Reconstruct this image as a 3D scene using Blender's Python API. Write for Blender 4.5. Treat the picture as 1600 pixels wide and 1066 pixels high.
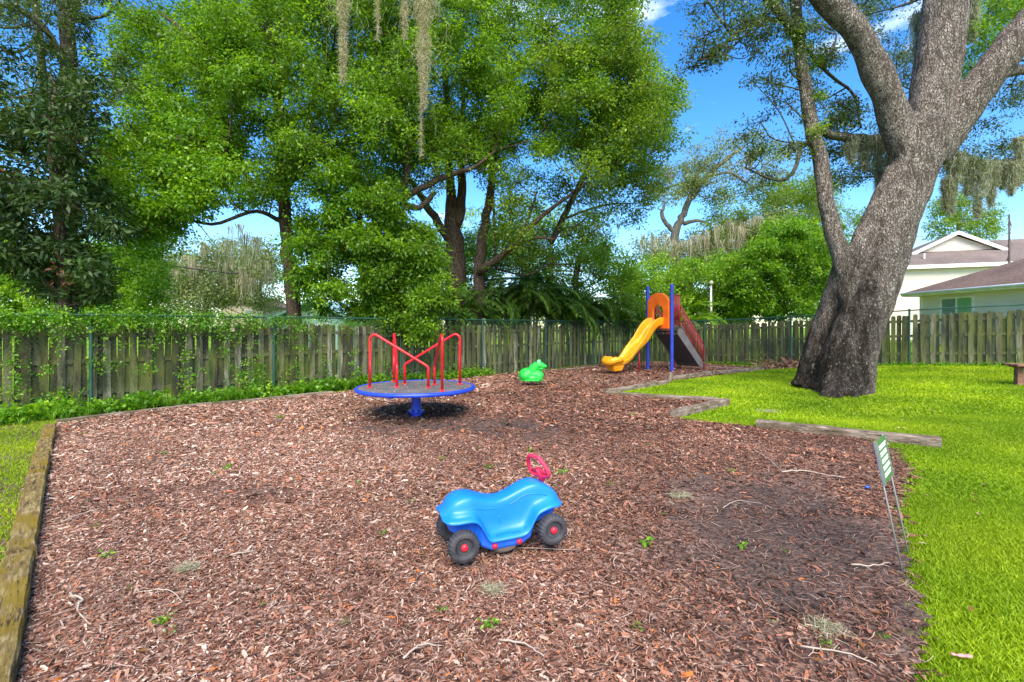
import bpy, bmesh, math, random
import numpy as np
from mathutils import Vector, Matrix
R=math.radians; PI=math.pi
random.seed(7); rng=np.random.default_rng(7)
scene=bpy.context.scene; COL=scene.collection
for o in list(bpy.data.objects): bpy.data.objects.remove(o)

# ------------------------------------------------ camera, sky, sun, exposure
F=755.0; HY=511.0; CH=1.6                      # focal length in photo pixels, horizon row, eye height
cam=bpy.data.objects.new('camera',bpy.data.cameras.new('camera')); COL.objects.link(cam)
cam.location=(0,0,CH); cam.rotation_euler=(R(90),0,0)
cam.data.sensor_width=36; cam.data.lens=F/1600*36; cam.data.shift_y=-(533-HY)/1600
cam.data.clip_end=2000; cam.data.clip_start=0.05
scene.camera=cam
SUN_EL=48; SUN_AZ=176                            # degrees; azimuth clockwise from +Y (view direction)
w=bpy.data.worlds.new('World'); scene.world=w; w.use_nodes=True
nt=w.node_tree; nt.nodes.clear()
sky=nt.nodes.new('ShaderNodeTexSky'); sky.sky_type='NISHITA'; sky.sun_disc=False
sky.sun_elevation=R(SUN_EL); sky.sun_rotation=R(SUN_AZ); sky.dust_density=0.3; sky.ozone_density=2.6; sky.air_density=1.0
hs=nt.nodes.new('ShaderNodeHueSaturation'); hs.inputs['Saturation'].default_value=1.36; hs.inputs['Value'].default_value=.9; hs.inputs['Hue'].default_value=.506
tc=nt.nodes.new('ShaderNodeTexCoord'); mp=nt.nodes.new('ShaderNodeMapping'); mp.inputs['Scale'].default_value=(1.6,1.6,5.0); mp.inputs['Location'].default_value=(3.1,0.4,0.2)
cn=nt.nodes.new('ShaderNodeTexNoise'); cn.inputs['Scale'].default_value=2.2; cn.inputs['Detail'].default_value=9; cn.inputs['Roughness'].default_value=.6
cr=nt.nodes.new('ShaderNodeValToRGB'); cr.color_ramp.elements[0].position=.62; cr.color_ramp.elements[1].position=.9
cr.color_ramp.elements[1].color=(.8,.8,.8,1)
mx=nt.nodes.new('ShaderNodeMixRGB'); mx.inputs['Color2'].default_value=(9,9.4,10,1)
bg=nt.nodes.new('ShaderNodeBackground'); bg.inputs['Strength'].default_value=0.15
wo=nt.nodes.new('ShaderNodeOutputWorld'); L=nt.links.new
L(tc.outputs['Generated'],mp.inputs['Vector']); L(mp.outputs[0],cn.inputs['Vector']); L(cn.outputs['Fac'],cr.inputs[0])
L(sky.outputs[0],hs.inputs['Color']); L(hs.outputs[0],mx.inputs['Color1']); L(cr.outputs[0],mx.inputs['Fac'])
L(mx.outputs[0],bg.inputs['Color']); L(bg.outputs[0],wo.inputs[0])
sl=bpy.data.lights.new('sun','SUN'); sl.energy=3.2; sl.angle=R(48); sl.color=(1,.91,.78)
so=bpy.data.objects.new('sun',sl); COL.objects.link(so)
sd=Vector((math.sin(R(SUN_AZ))*math.cos(R(SUN_EL)),math.cos(R(SUN_AZ))*math.cos(R(SUN_EL)),math.sin(R(SUN_EL))))
so.rotation_euler=sd.to_track_quat('Z','Y').to_euler()
scene.view_settings.view_transform='Standard'; scene.view_settings.look='None'
scene.view_settings.exposure=1.38; scene.view_settings.gamma=1
scene.render.engine='CYCLES'
scene.cycles.max_bounces=7; scene.cycles.transparent_max_bounces=8

# ------------------------------------------------ terrain helpers
def terr(x,y):
    x=np.asarray(x,float); y=np.asarray(y,float)
    t=x-8.0; z=.062*.6*np.log1p(np.exp(np.clip(t/.6,-30,30)))
    z=np.minimum(z,.75)
    z=z-.06*np.exp(-((x+1.7)**2+(y-8.7)**2)/1.6)
    z=z+.012*np.sin(x*1.3+.5)*np.cos(y*1.1)*np.clip((y-3)/4,0,1)
    return z
def W(px,py,d): return np.array([(px-800)/F*d, d, CH-(py-HY)/F*d])
def G(px,py):
    z=0
    for _ in range(12):
        d=(CH-z)*F/max(py-HY,2); x=(px-800)/F*d; z=.5*z+.5*float(terr(x,d))
    return np.array([x,d,z])
def fenceY(px): return 17.22/(1.022-(px-800)/F)

# ------------------------------------------------ materials
def newmat(name):
    m=bpy.data.materials.new(name); m.use_nodes=True; m.node_tree.nodes.clear()
    o=m.node_tree.nodes.new('ShaderNodeOutputMaterial'); return m,m.node_tree,o
def ramp(nt,stops):
    r=nt.nodes.new('ShaderNodeValToRGB'); e=r.color_ramp.elements
    while len(e)<len(stops): e.new(.5)
    for k,(p,c) in enumerate(stops): e[k].position=p; e[k].color=(*c,1)
    return r
def noise(nt,scale,detail=4,rough=.55,vec=None,sc=None,obj=True):
    n=nt.nodes.new('ShaderNodeTexNoise'); n.inputs['Scale'].default_value=scale; n.inputs['Detail'].default_value=detail; n.inputs['Roughness'].default_value=rough
    t=nt.nodes.new('ShaderNodeTexCoord'); mpn=nt.nodes.new('ShaderNodeMapping')
    if sc: mpn.inputs['Scale'].default_value=sc
    nt.links.new(t.outputs['Object'],mpn.inputs['Vector']); nt.links.new(mpn.outputs[0],n.inputs['Vector'])
    return n
def bump(nt,src,strength,dist=.01):
    b=nt.nodes.new('ShaderNodeBump'); b.inputs['Strength'].default_value=strength; b.inputs['Distance'].default_value=dist
    nt.links.new(src,b.inputs['Height']); return b
def princ(nt,rough=.6,spec=.5,metal=0):
    p=nt.nodes.new('ShaderNodeBsdfPrincipled'); p.inputs['Roughness'].default_value=rough; p.inputs['Metallic'].default_value=metal
    p.inputs['Specular IOR Level'].default_value=spec; return p
def mixc(nt,a,b,fac,mode='MIX'):
    m=nt.nodes.new('ShaderNodeMixRGB'); m.blend_type=mode
    for s,v in (('Fac',fac),('Color1',a),('Color2',b)):
        if hasattr(v,'links'): nt.links.new(v,m.inputs[s])
        elif isinstance(v,(int,float)): m.inputs[s].default_value=v
        else: m.inputs[s].default_value=(*v,1)
    return m.outputs[0]
def paint(name,c,rough=.35,dirt=.25,dirtc=(.12,.1,.07),scale=9,bs=.08,spec=.5,metal=0):
    m,nt,o=newmat(name); p=princ(nt,rough,spec,metal)
    n=noise(nt,scale,8,.65); r=ramp(nt,[(.45,(0,0,0)),(.75,(1,1,1))]); nt.links.new(n.outputs['Fac'],r.inputs[0])
    mul=nt.nodes.new('ShaderNodeMath'); mul.operation='MULTIPLY'; mul.inputs[1].default_value=dirt; nt.links.new(r.outputs[0],mul.inputs[0])
    n2=noise(nt,2.5,3); c2=tuple(min(1,v*1.18+.01) for v in c); c1=tuple(v*.86 for v in c)
    r2=ramp(nt,[(.3,c1),(.7,c2)]); nt.links.new(n2.outputs['Fac'],r2.inputs[0])
    nt.links.new(mixc(nt,r2.outputs[0],dirtc,mul.outputs[0]),p.inputs['Base Color'])
    rr=nt.nodes.new('ShaderNodeMapRange'); rr.inputs['To Min'].default_value=rough*.8; rr.inputs['To Max'].default_value=min(1,rough*1.5)
    nt.links.new(n.outputs['Fac'],rr.inputs['Value']); nt.links.new(rr.outputs[0],p.inputs['Roughness'])
    n3=noise(nt,60,4); nt.links.new(bump(nt,n3.outputs['Fac'],bs,.004).outputs[0],p.inputs['Normal'])
    nt.links.new(p.outputs[0],o.inputs[0]); return m
def attrmat(name,stops,rough=.6,transl=0,bumpn=None,spec=.4,big=None):
    m,nt,o=newmat(name); a=nt.nodes.new('ShaderNodeAttribute'); a.attribute_name='rnd'
    r=ramp(nt,stops); nt.links.new(a.outputs['Fac'],r.inputs[0]); c=r.outputs[0]
    if big:
        n=noise(nt,big[0],3); rb=ramp(nt,[(.35,big[1]),(.65,big[2])]); nt.links.new(n.outputs['Fac'],rb.inputs[0])
        c=mixc(nt,c,rb.outputs[0],1.0,'MULTIPLY')
    p=princ(nt,rough,spec); nt.links.new(c,p.inputs['Base Color'])
    if bumpn:
        n=noise(nt,bumpn[0],5,.6,sc=bumpn[2]); nt.links.new(bump(nt,n.outputs['Fac'],bumpn[1],.01).outputs[0],p.inputs['Normal'])
    out=p.outputs[0]
    if transl:
        t=nt.nodes.new('ShaderNodeBsdfTranslucent'); nt.links.new(mixc(nt,c,(1.6,1.5,.6),1.0,'MULTIPLY'),t.inputs['Color'])
        ms=nt.nodes.new('ShaderNodeMixShader'); ms.inputs[0].default_value=transl
        nt.links.new(out,ms.inputs[1]); nt.links.new(t.outputs[0],ms.inputs[2]); out=ms.outputs[0]
    nt.links.new(out,o.inputs[0]); return m
def leafmat(name,a,b,c,rough=.42,tr=.35,spec=.45):
    return attrmat(name,[(0,a),(.5,b),(.93,c),(1,tuple(min(1,v*1.25) for v in c))],rough,tr,spec=spec,big=(.35,(.8,.82,.85),(1.15,1.12,1.0)))
def barkmat(name,dark,mid,light,sz=1.0,stain=None,moss=None,bs=.9):
    m,nt,o=newmat(name); p=princ(nt,.9,.15)
    t=nt.nodes.new('ShaderNodeTexCoord'); mp=nt.nodes.new('ShaderNodeMapping'); mp.inputs['Scale'].default_value=(1,1,.36)
    nd=noise(nt,3,3); add=nt.nodes.new('ShaderNodeMixRGB'); add.blend_type='ADD'; add.inputs['Fac'].default_value=.18
    nt.links.new(t.outputs['Object'],add.inputs['Color1']); nt.links.new(nd.outputs['Color'],add.inputs['Color2'])
    nt.links.new(add.outputs[0],mp.inputs['Vector'])
    v=nt.nodes.new('ShaderNodeTexVoronoi'); v.feature='DISTANCE_TO_EDGE'; v.inputs['Scale'].default_value=27/sz; nt.links.new(mp.outputs[0],v.inputs['Vector'])
    n1=noise(nt,48/sz,8,.7,sc=(1,1,.4)); n1b=noise(nt,13/sz,6,.65,sc=(1,1,.25)); n1b.inputs['Distortion'].default_value=1.0
    def math_(op,a_,b_,cl=False):
        q=nt.nodes.new('ShaderNodeMath'); q.operation=op; q.use_clamp=cl
        for i_,v_ in enumerate((a_,b_)):
            if hasattr(v_,'links'): nt.links.new(v_,q.inputs[i_])
            else: q.inputs[i_].default_value=v_
        return q.outputs[0]
    ed=math_('ADD',v.outputs['Distance'],math_('MULTIPLY',math_('SUBTRACT',n1.outputs['Fac'],.5),.55))
    er=ramp(nt,[(.0,(0,0,0)),(.14,(.75,.75,.75)),(.3,(1,1,1))]); nt.links.new(ed,er.inputs[0])
    fr_=ramp(nt,[(.40,(.06,.06,.06)),(.52,(1,1,1))]); nt.links.new(n1b.outputs['Fac'],fr_.inputs[0])
    h1=math_('MULTIPLY',er.outputs[0],fr_.outputs[0]); hh=nt.nodes.new('ShaderNodeMath'); hh.operation='MULTIPLY'; nt.links.new(h1,hh.inputs[0]); nt.links.new(math_('ADD',math_('MULTIPLY',n1.outputs['Fac'],.8),.45,True),hh.inputs[1])
    cr=ramp(nt,[(.05,dark),(.4,mid),(.95,light)]); nt.links.new(hh.outputs[0],cr.inputs[0]); c=cr.outputs[0]
    n8=noise(nt,5,7,.7); r8=ramp(nt,[(.58,(0,0,0)),(.68,(.55,.55,.55))]); nt.links.new(n8.outputs['Fac'],r8.inputs[0]); c=mixc(nt,c,tuple(min(1,q*1.25) for q in light),r8.outputs[0])
    n9=noise(nt,4,8,.75,sc=(1,1,.5)); r9=ramp(nt,[(.54,(0,0,0)),(.64,(.6,.6,.6))]); nt.links.new(n9.outputs['Fac'],r9.inputs[0]); c=mixc(nt,c,mixc(nt,tuple(min(1,q*1.3) for q in light),hh.outputs[0],.8,'MULTIPLY'),r9.outputs[0])
    n4=noise(nt,2.2,5,.6); r4=ramp(nt,[(.3,(.72,.7,.68)),(.7,(1.15,1.12,1.1))]); nt.links.new(n4.outputs['Fac'],r4.inputs[0]); c=mixc(nt,c,r4.outputs[0],1,'MULTIPLY')
    if moss:
        n5=noise(nt,2.8,6,.65); r5=ramp(nt,[(.47,(0,0,0)),(.62,(.75,.75,.75))]); nt.links.new(n5.outputs['Fac'],r5.inputs[0]); c=mixc(nt,c,moss,r5.outputs[0])
    if stain:   # wet black algae growing up the lower stem, broken up by lichen
        a=nt.nodes.new('ShaderNodeAttribute'); a.attribute_name='stain'
        n6=noise(nt,5,8,.75,sc=(1,1,.35)); sb=nt.nodes.new('ShaderNodeMath'); sb.operation='MULTIPLY_ADD'; sb.inputs[1].default_value=3.4; sb.inputs[2].default_value=-1.68
        nt.links.new(n6.outputs['Fac'],sb.inputs[0]); ad=nt.nodes.new('ShaderNodeMath'); ad.operation='ADD'; ad.use_clamp=True
        nt.links.new(sb.outputs[0],ad.inputs[0]); nt.links.new(a.outputs['Fac'],ad.inputs[1])
        g2=nt.nodes.new('ShaderNodeMath'); g2.operation='MULTIPLY'; g2.use_clamp=True; g2.inputs[1].default_value=2.2; nt.links.new(a.outputs['Fac'],g2.inputs[0])
        gt=nt.nodes.new('ShaderNodeMath'); gt.operation='MULTIPLY'; gt.use_clamp=True; nt.links.new(ad.outputs[0],gt.inputs[0]); nt.links.new(g2.outputs[0],gt.inputs[1])
        c=mixc(nt,c,mixc(nt,stain,mixc(nt,(.10,.075,.055),stain,n1b.outputs['Fac']),.5),gt.outputs[0])
        n10=noise(nt,16,6,.8,sc=(1,1,.6)); r10=ramp(nt,[(.57,(0,0,0)),(.63,(.75,.75,.75))]); nt.links.new(n10.outputs['Fac'],r10.inputs[0]); g3=mixc(nt,(0,0,0),r10.outputs[0],g2.outputs[0]); c=mixc(nt,c,(.42,.40,.34),g3)
    nt.links.new(c,p.inputs['Base Color']); nt.links.new(bump(nt,hh.outputs[0],bs,.10*sz).outputs[0],p.inputs['Normal'])
    nt.links.new(p.outputs[0],o.inputs[0]); return m
M={}
M['bark_oak']=barkmat('bark_oak',(.09,.07,.056),(.38,.32,.27),(.60,.53,.46),1.0,stain=(.022,.016,.011),bs=1)
M['bark_mossy']=barkmat('bark_mossy',(.05,.04,.03),(.2,.18,.14),(.36,.34,.28),.8,moss=(.1,.14,.04))
M['bark_brown']=barkmat('bark_brown',(.035,.025,.018),(.12,.085,.06),(.24,.18,.14),.6,bs=.6)
M['bark_grey']=barkmat('bark_grey',(.08,.07,.06),(.25,.22,.19),(.4,.37,.33),.7,moss=(.13,.15,.08),bs=.6)
M['leaf_mid']=leafmat('leaf_mid',(.045,.11,.008),(.108,.235,.014),(.245,.42,.022),tr=.48)
M['leaf_bright']=leafmat('leaf_bright',(.045,.135,.007),(.115,.27,.012),(.28,.46,.02),tr=.42)
M['leaf_olive']=leafmat('leaf_olive',(.055,.12,.012),(.128,.235,.02),(.27,.39,.03),tr=.48)
M['leaf_magnolia']=leafmat('leaf_magnolia',(.018,.045,.010),(.035,.078,.016),(.08,.13,.03),rough=.5,tr=.2,spec=.3)
M['leaf_rust']=leafmat('leaf_rust',(.09,.035,.012),(.16,.06,.02),(.28,.12,.03),rough=.6,tr=.15)
M['leaf_oak']=leafmat('leaf_oak',(.03,.06,.018),(.06,.11,.03),(.13,.19,.045),tr=.3)
M['leaf_far']=leafmat('leaf_far',(.10,.15,.05),(.19,.26,.09),(.30,.36,.15),rough=.7,tr=.3)
M['leaf_lime']=leafmat('leaf_lime',(.07,.19,.01),(.17,.36,.015),(.36,.52,.03),rough=.5,tr=.4)
M['leaf_palm']=leafmat('leaf_palm',(.045,.11,.012),(.09,.20,.02),(.24,.38,.05),rough=.5,tr=.35,spec=.25)
M['leaf_vine']=leafmat('leaf_vine',(.05,.16,.008),(.11,.29,.014),(.28,.46,.025),tr=.42)
M['grass']=leafmat('grass',(.11,.21,.006),(.24,.37,.010),(.47,.56,.02),rough=.55,tr=.35,spec=.2)
M['twig']=paint('twig',(.42,.33,.25),.9,.3)
M['moss']=attrmat('moss',[(0,(.16,.17,.12)),(.5,(.30,.32,.23)),(1,(.50,.51,.40))],.9,.3,spec=.1)
M['moss_warm']=attrmat('moss_warm',[(0,(.22,.2,.13)),(.5,(.40,.37,.26)),(1,(.6,.56,.42))],.9,.35,spec=.1)
M['chips']=attrmat('chips',[(0,(.035,.019,.012)),(.2,(.11,.054,.034)),(.4,(.24,.105,.06)),(.58,(.39,.17,.098)),(.74,(.40,.25,.175)),(.88,(.56,.40,.29)),(.97,(.74,.60,.47)),(1,(.55,.17,.035))],.8,0,bumpn=(60,.4,(1,1,1)),spec=.2,big=(.5,(.75,.72,.72),(1.12,1.08,1.08)))
M['picket']=attrmat('picket',[(0,(.09,.085,.03)),(.35,(.19,.175,.075)),(.7,(.30,.275,.15)),(1,(.44,.40,.28))],.9,0,bumpn=(14,.5,(1,1,.12)),spec=.15,big=(2.2,(.5,.53,.42),(1.12,1.08,1.0)))
def picketmat():
    m,nt,o=newmat('picket'); p=princ(nt,.92,.12); a=nt.nodes.new('ShaderNodeAttribute'); a.attribute_name='rnd'
    r=ramp(nt,[(0,(.07,.06,.03)),(.35,(.18,.16,.09)),(.7,(.30,.275,.175)),(1,(.50,.46,.36))]); nt.links.new(a.outputs['Fac'],r.inputs[0])
    n=noise(nt,9,8,.7,sc=(1,1,.13)); rn=ramp(nt,[(.33,(.22,.21,.2)),(.5,(.72,.72,.72)),(.66,(1.2,1.18,1.15))]); nt.links.new(n.outputs['Fac'],rn.inputs[0])
    c=mixc(nt,r.outputs[0],rn.outputs[0],1,'MULTIPLY')
    n2=noise(nt,2.6,6,.7,sc=(1,1,.35)); r2=ramp(nt,[(.42,(0,0,0)),(.6,(.8,.8,.8))]); nt.links.new(n2.outputs['Fac'],r2.inputs[0]); c=mixc(nt,c,(.155,.17,.03),r2.outputs[0])
    n3=noise(nt,4.5,7,.75,sc=(1,1,.22)); r3=ramp(nt,[(.49,(0,0,0)),(.6,(.85,.85,.85))]); nt.links.new(n3.outputs['Fac'],r3.inputs[0]); c=mixc(nt,c,(.04,.036,.024),r3.outputs[0])
    nt.links.new(c,p.inputs['Base Color']); nt.links.new(bump(nt,n.outputs['Fac'],.8,.012).outputs[0],p.inputs['Normal']); nt.links.new(p.outputs[0],o.inputs[0]); return m
M['picket']=picketmat()
M['fence_green']=paint('fence_green',(.004,.06,.034),.45,.2)
M['wire']=paint('wire',(.03,.085,.06),.5,.2)
M['red']=paint('red',(.60,.004,.012),.3,.12,(.3,.02,.02),bs=.03)
M['darkred']=paint('darkred',(.30,.004,.022),.4,.15)
M['blue_metal']=paint('blue_metal',(.008,.05,.62),.3,.15,bs=.03)
M['blue_post']=paint('blue_post',(.015,.045,.42),.35,.12)
M['toyblue']=paint('toyblue',(.004,.185,.80),.33,.10,(.05,.2,.42),scale=14,bs=.03)
M['toyblue2']=paint('toyblue2',(.004,.12,.66),.4,.25,scale=12)
M['toyred']=paint('toyred',(.80,.006,.03),.3,.1,(.4,.1,.1))
M['pink']=paint('pink',(.86,.015,.07),.45,.2,(.8,.3,.35))
M['tyre']=paint('tyre',(.026,.027,.033),.6,.5,(.10,.085,.07),scale=20)
M['orange']=paint('orange',(.90,.15,.006),.35,.1)
M['yellow']=paint('yellow',(.93,.36,.005),.3,.12,(.5,.3,.05))
M['green_toy']=paint('green_toy',(.008,.50,.04),.35,.15,(.2,.4,.2))
M['eye_lite']=paint('eye_lite',(.3,.72,.5),.4,.1)
M['steel']=paint('steel',(.42,.43,.42),.45,.3,metal=.6)
M['rust']=paint('rust',(.10,.075,.055),.7,.5,(.16,.09,.05),scale=20,bs=.3)
M['deck']=paint('deck',(.105,.098,.095),.75,.6,(.22,.17,.14),scale=5,bs=.5)
M['step']=paint('step',(.06,.045,.045),.8,.4)
M['stringer']=paint('stringer',(.15,.135,.13),.6,.5,(.1,.08,.07))
M['signgreen']=paint('signgreen',(.05,.17,.03),.5,.2,(.2,.25,.1))
M['white']=paint('white',(.78,.78,.76),.5,.15,(.5,.5,.45))
M['trim']=paint('trim',(.75,.75,.72),.6,.15,(.45,.45,.4),scale=2)
M['ball']=paint('ball',(.01,.1,.75),.35,.1)
M['pinkwrap']=paint('pinkwrap',(.8,.25,.22),.5,.4,(.9,.8,.75),scale=40)
M['glass']=paint('glass',(.20,.27,.26),.08,.05,bs=.0,spec=.7)
M['greenglass']=paint('greenglass',(.20,.40,.20),.15,.05,bs=.0,spec=.7)
def timbermat(name,a,b,c,mossc):
    m,nt,o=newmat(name); p=princ(nt,.9,.15)
    n=noise(nt,5,9,.75,sc=(1.1,7,7)); r=ramp(nt,[(.3,a),(.5,b),(.7,c)]); nt.links.new(n.outputs['Fac'],r.inputs[0])
    n2=noise(nt,3,5,.6,sc=(1,2,2)); r2=ramp(nt,[(.45,(0,0,0)),(.6,(.85,.85,.85))]); nt.links.new(n2.outputs['Fac'],r2.inputs[0])
    n3=noise(nt,7,6,.8,sc=(.5,5,5)); r3=ramp(nt,[(.55,(0,0,0)),(.61,(.9,.9,.9))]); nt.links.new(n3.outputs['Fac'],r3.inputs[0])
    nt.links.new(mixc(nt,mixc(nt,r.outputs[0],mossc,r2.outputs[0]),(.035,.025,.018),r3.outputs[0]),p.inputs['Base Color'])
    nt.links.new(bump(nt,n.outputs['Fac'],.9,.02).outputs[0],p.inputs['Normal']); nt.links.new(p.outputs[0],o.inputs[0]); return m
M['timber_moss']=timbermat('timber_moss',(.04,.025,.012),(.20,.14,.05),(.46,.37,.18),(.20,.135,.012))
M['timber_grey']=timbermat('timber_grey',(.06,.04,.03),(.25,.19,.14),(.46,.39,.31),(.12,.09,.05))
M['bench_wood']=timbermat('bench_wood',(.12,.05,.03),(.25,.12,.08),(.4,.25,.17),(.3,.17,.12))
def shingle(name,c1,c2):
    m,nt,o=newmat(name); p=princ(nt,.9,.2)
    n=noise(nt,9,6,.7); r=ramp(nt,[(.3,c1),(.7,c2)]); nt.links.new(n.outputs['Fac'],r.inputs[0])
    n2=noise(nt,.6,4); r2=ramp(nt,[(.3,(.7,.7,.7)),(.7,(1.15,1.1,1.1))]); nt.links.new(n2.outputs['Fac'],r2.inputs[0])
    wv=nt.nodes.new('ShaderNodeTexWave'); wv.bands_direction='Z'; wv.inputs['Scale'].default_value=2.6; wv.inputs['Distortion'].default_value=.4; wv.wave_profile='SAW'
    t=nt.nodes.new('ShaderNodeTexCoord'); nt.links.new(t.outputs['Object'],wv.inputs['Vector'])
    c=mixc(nt,r.outputs[0],r2.outputs[0],1,'MULTIPLY'); rw=ramp(nt,[(0,(.7,.7,.7)),(.3,(1,1,1))]); nt.links.new(wv.outputs['Fac'],rw.inputs[0])
    nt.links.new(mixc(nt,c,rw.outputs[0],.7,'MULTIPLY'),p.inputs['Base Color']); nt.links.new(bump(nt,n.outputs['Fac'],.4,.02).outputs[0],p.inputs['Normal'])
    nt.links.new(p.outputs[0],o.inputs[0]); return m
def siding(name,c):
    m,nt,o=newmat(name); p=princ(nt,.6,.3); t=nt.nodes.new('ShaderNodeTexCoord')
    wv=nt.nodes.new('ShaderNodeTexWave'); wv.bands_direction='Z'; wv.wave_profile='SAW'; wv.inputs['Scale'].default_value=.314*6.6/2.08; nt.links.new(t.outputs['Object'],wv.inputs['Vector'])
    n=noise(nt,1.2,5); r=ramp(nt,[(.3,tuple(v*.86 for v in c)),(.7,c)]); nt.links.new(n.outputs['Fac'],r.inputs[0])
    nt.links.new(r.outputs[0],p.inputs['Base Color']); nt.links.new(bump(nt,wv.outputs['Fac'],1,.03).outputs[0],p.inputs['Normal']); nt.links.new(p.outputs[0],o.inputs[0]); return m
M['shingle']=shingle('shingle',(.12,.09,.075),(.26,.215,.185)); M['shingle_brown']=shingle('shingle_brown',(.10,.065,.048),(.23,.165,.13))
M['siding_cream']=siding('siding_cream',(.88,.77,.64)); M['siding_grey']=siding('siding_grey',(.74,.67,.68)); M['siding_beige']=siding('siding_beige',(.62,.5,.36)); M['siding_teal']=siding('siding_teal',(.3,.52,.5))
def groundmat(name,kind):
    m,nt,o=newmat(name); p=princ(nt,.95,.1)
    if kind=='mulch':
        t=nt.nodes.new('ShaderNodeTexCoord'); nd=noise(nt,9,3); ad=nt.nodes.new('ShaderNodeMixRGB'); ad.blend_type='ADD'; ad.inputs['Fac'].default_value=.08
        nt.links.new(t.outputs['Object'],ad.inputs['Color1']); nt.links.new(nd.outputs['Color'],ad.inputs['Color2'])
        v=nt.nodes.new('ShaderNodeTexVoronoi'); v.inputs['Scale'].default_value=34; nt.links.new(ad.outputs[0],v.inputs['Vector'])
        sp=nt.nodes.new('ShaderNodeSeparateColor'); nt.links.new(v.outputs['Color'],sp.inputs[0])
        r=ramp(nt,[(0,(.05,.028,.02)),(.4,(.14,.075,.052)),(.7,(.27,.15,.105)),(1,(.42,.29,.22))]); nt.links.new(sp.outputs[0],r.inputs[0])
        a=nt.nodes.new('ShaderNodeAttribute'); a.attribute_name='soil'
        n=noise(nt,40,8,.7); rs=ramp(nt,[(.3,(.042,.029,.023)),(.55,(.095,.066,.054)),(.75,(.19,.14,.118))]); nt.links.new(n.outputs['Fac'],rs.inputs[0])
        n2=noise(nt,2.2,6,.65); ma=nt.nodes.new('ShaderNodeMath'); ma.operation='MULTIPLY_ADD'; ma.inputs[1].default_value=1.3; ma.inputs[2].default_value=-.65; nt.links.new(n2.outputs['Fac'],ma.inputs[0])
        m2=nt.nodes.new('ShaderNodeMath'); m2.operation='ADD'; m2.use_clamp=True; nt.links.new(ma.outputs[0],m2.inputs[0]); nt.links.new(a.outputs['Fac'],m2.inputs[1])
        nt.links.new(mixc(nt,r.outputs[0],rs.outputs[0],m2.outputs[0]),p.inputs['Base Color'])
        nt.links.new(bump(nt,v.outputs['Distance'],.7,.02).outputs[0],p.inputs['Normal'])
    else:
        n=noise(nt,30,8,.75); r=ramp(nt,[(.3,(.09,.17,.008)),(.5,(.17,.29,.012)),(.7,(.28,.40,.02))]); nt.links.new(n.outputs['Fac'],r.inputs[0])
        n2=noise(nt,.5,5,.6); r2=ramp(nt,[(.35,(.82,.85,.8)),(.65,(1.1,1.05,1))]); nt.links.new(n2.outputs['Fac'],r2.inputs[0])
        nt.links.new(mixc(nt,r.outputs[0],r2.outputs[0],1,'MULTIPLY'),p.inputs['Base Color'])
        nt.links.new(bump(nt,n.outputs['Fac'],1,.04).outputs[0],p.inputs['Normal'])
    nt.links.new(p.outputs[0],o.inputs[0]); return m
M['mulch']=groundmat('mulch','mulch'); M['lawn']=groundmat('lawn','lawn')

# ------------------------------------------------ object helpers
def tag(o,label=None,cat=None,group=None,kind=None):
    if label: o['label']=label
    if cat: o['category']=cat
    if group: o['group']=group
    if kind: o['kind']=kind
    return o
def empty(name,loc,rz=0,rx=0,ry=0,**k):
    o=bpy.data.objects.new(name,None); COL.objects.link(o); o.location=loc; o.rotation_euler=(rx,ry,rz); o.empty_display_size=.2; return tag(o,**k)
def link(name,me,mat,parent=None,loc=None):
    o=bpy.data.objects.new(name,me); COL.objects.link(o)
    if mat: me.materials.append(M[mat] if isinstance(mat,str) else mat)
    if parent: o.parent=parent
    if loc is not None: o.location=loc
    return o
def npmesh(name,V,Fc,k,rnd=None,smooth=False,attr='rnd'):
    """V (n,3) verts, Fc (m,k) faces; rnd per-face value"""
    me=bpy.data.meshes.new(name); V=np.ascontiguousarray(V,dtype=np.float32); Fc=np.ascontiguousarray(Fc,dtype=np.int32)
    me.vertices.add(len(V)); me.vertices.foreach_set('co',V.ravel())
    me.loops.add(Fc.size); me.loops.foreach_set('vertex_index',Fc.ravel())
    me.polygons.add(len(Fc)); me.polygons.foreach_set('loop_start',np.arange(0,Fc.size,k,dtype=np.int32))
    if smooth: me.polygons.foreach_set('use_smooth',np.ones(len(Fc),dtype=bool))
    me.update(calc_edges=True)
    if rnd is not None:
        a=me.attributes.new(attr,'FLOAT','FACE'); a.data.foreach_set('value',np.ascontiguousarray(rnd,dtype=np.float32))
    return me
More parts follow.
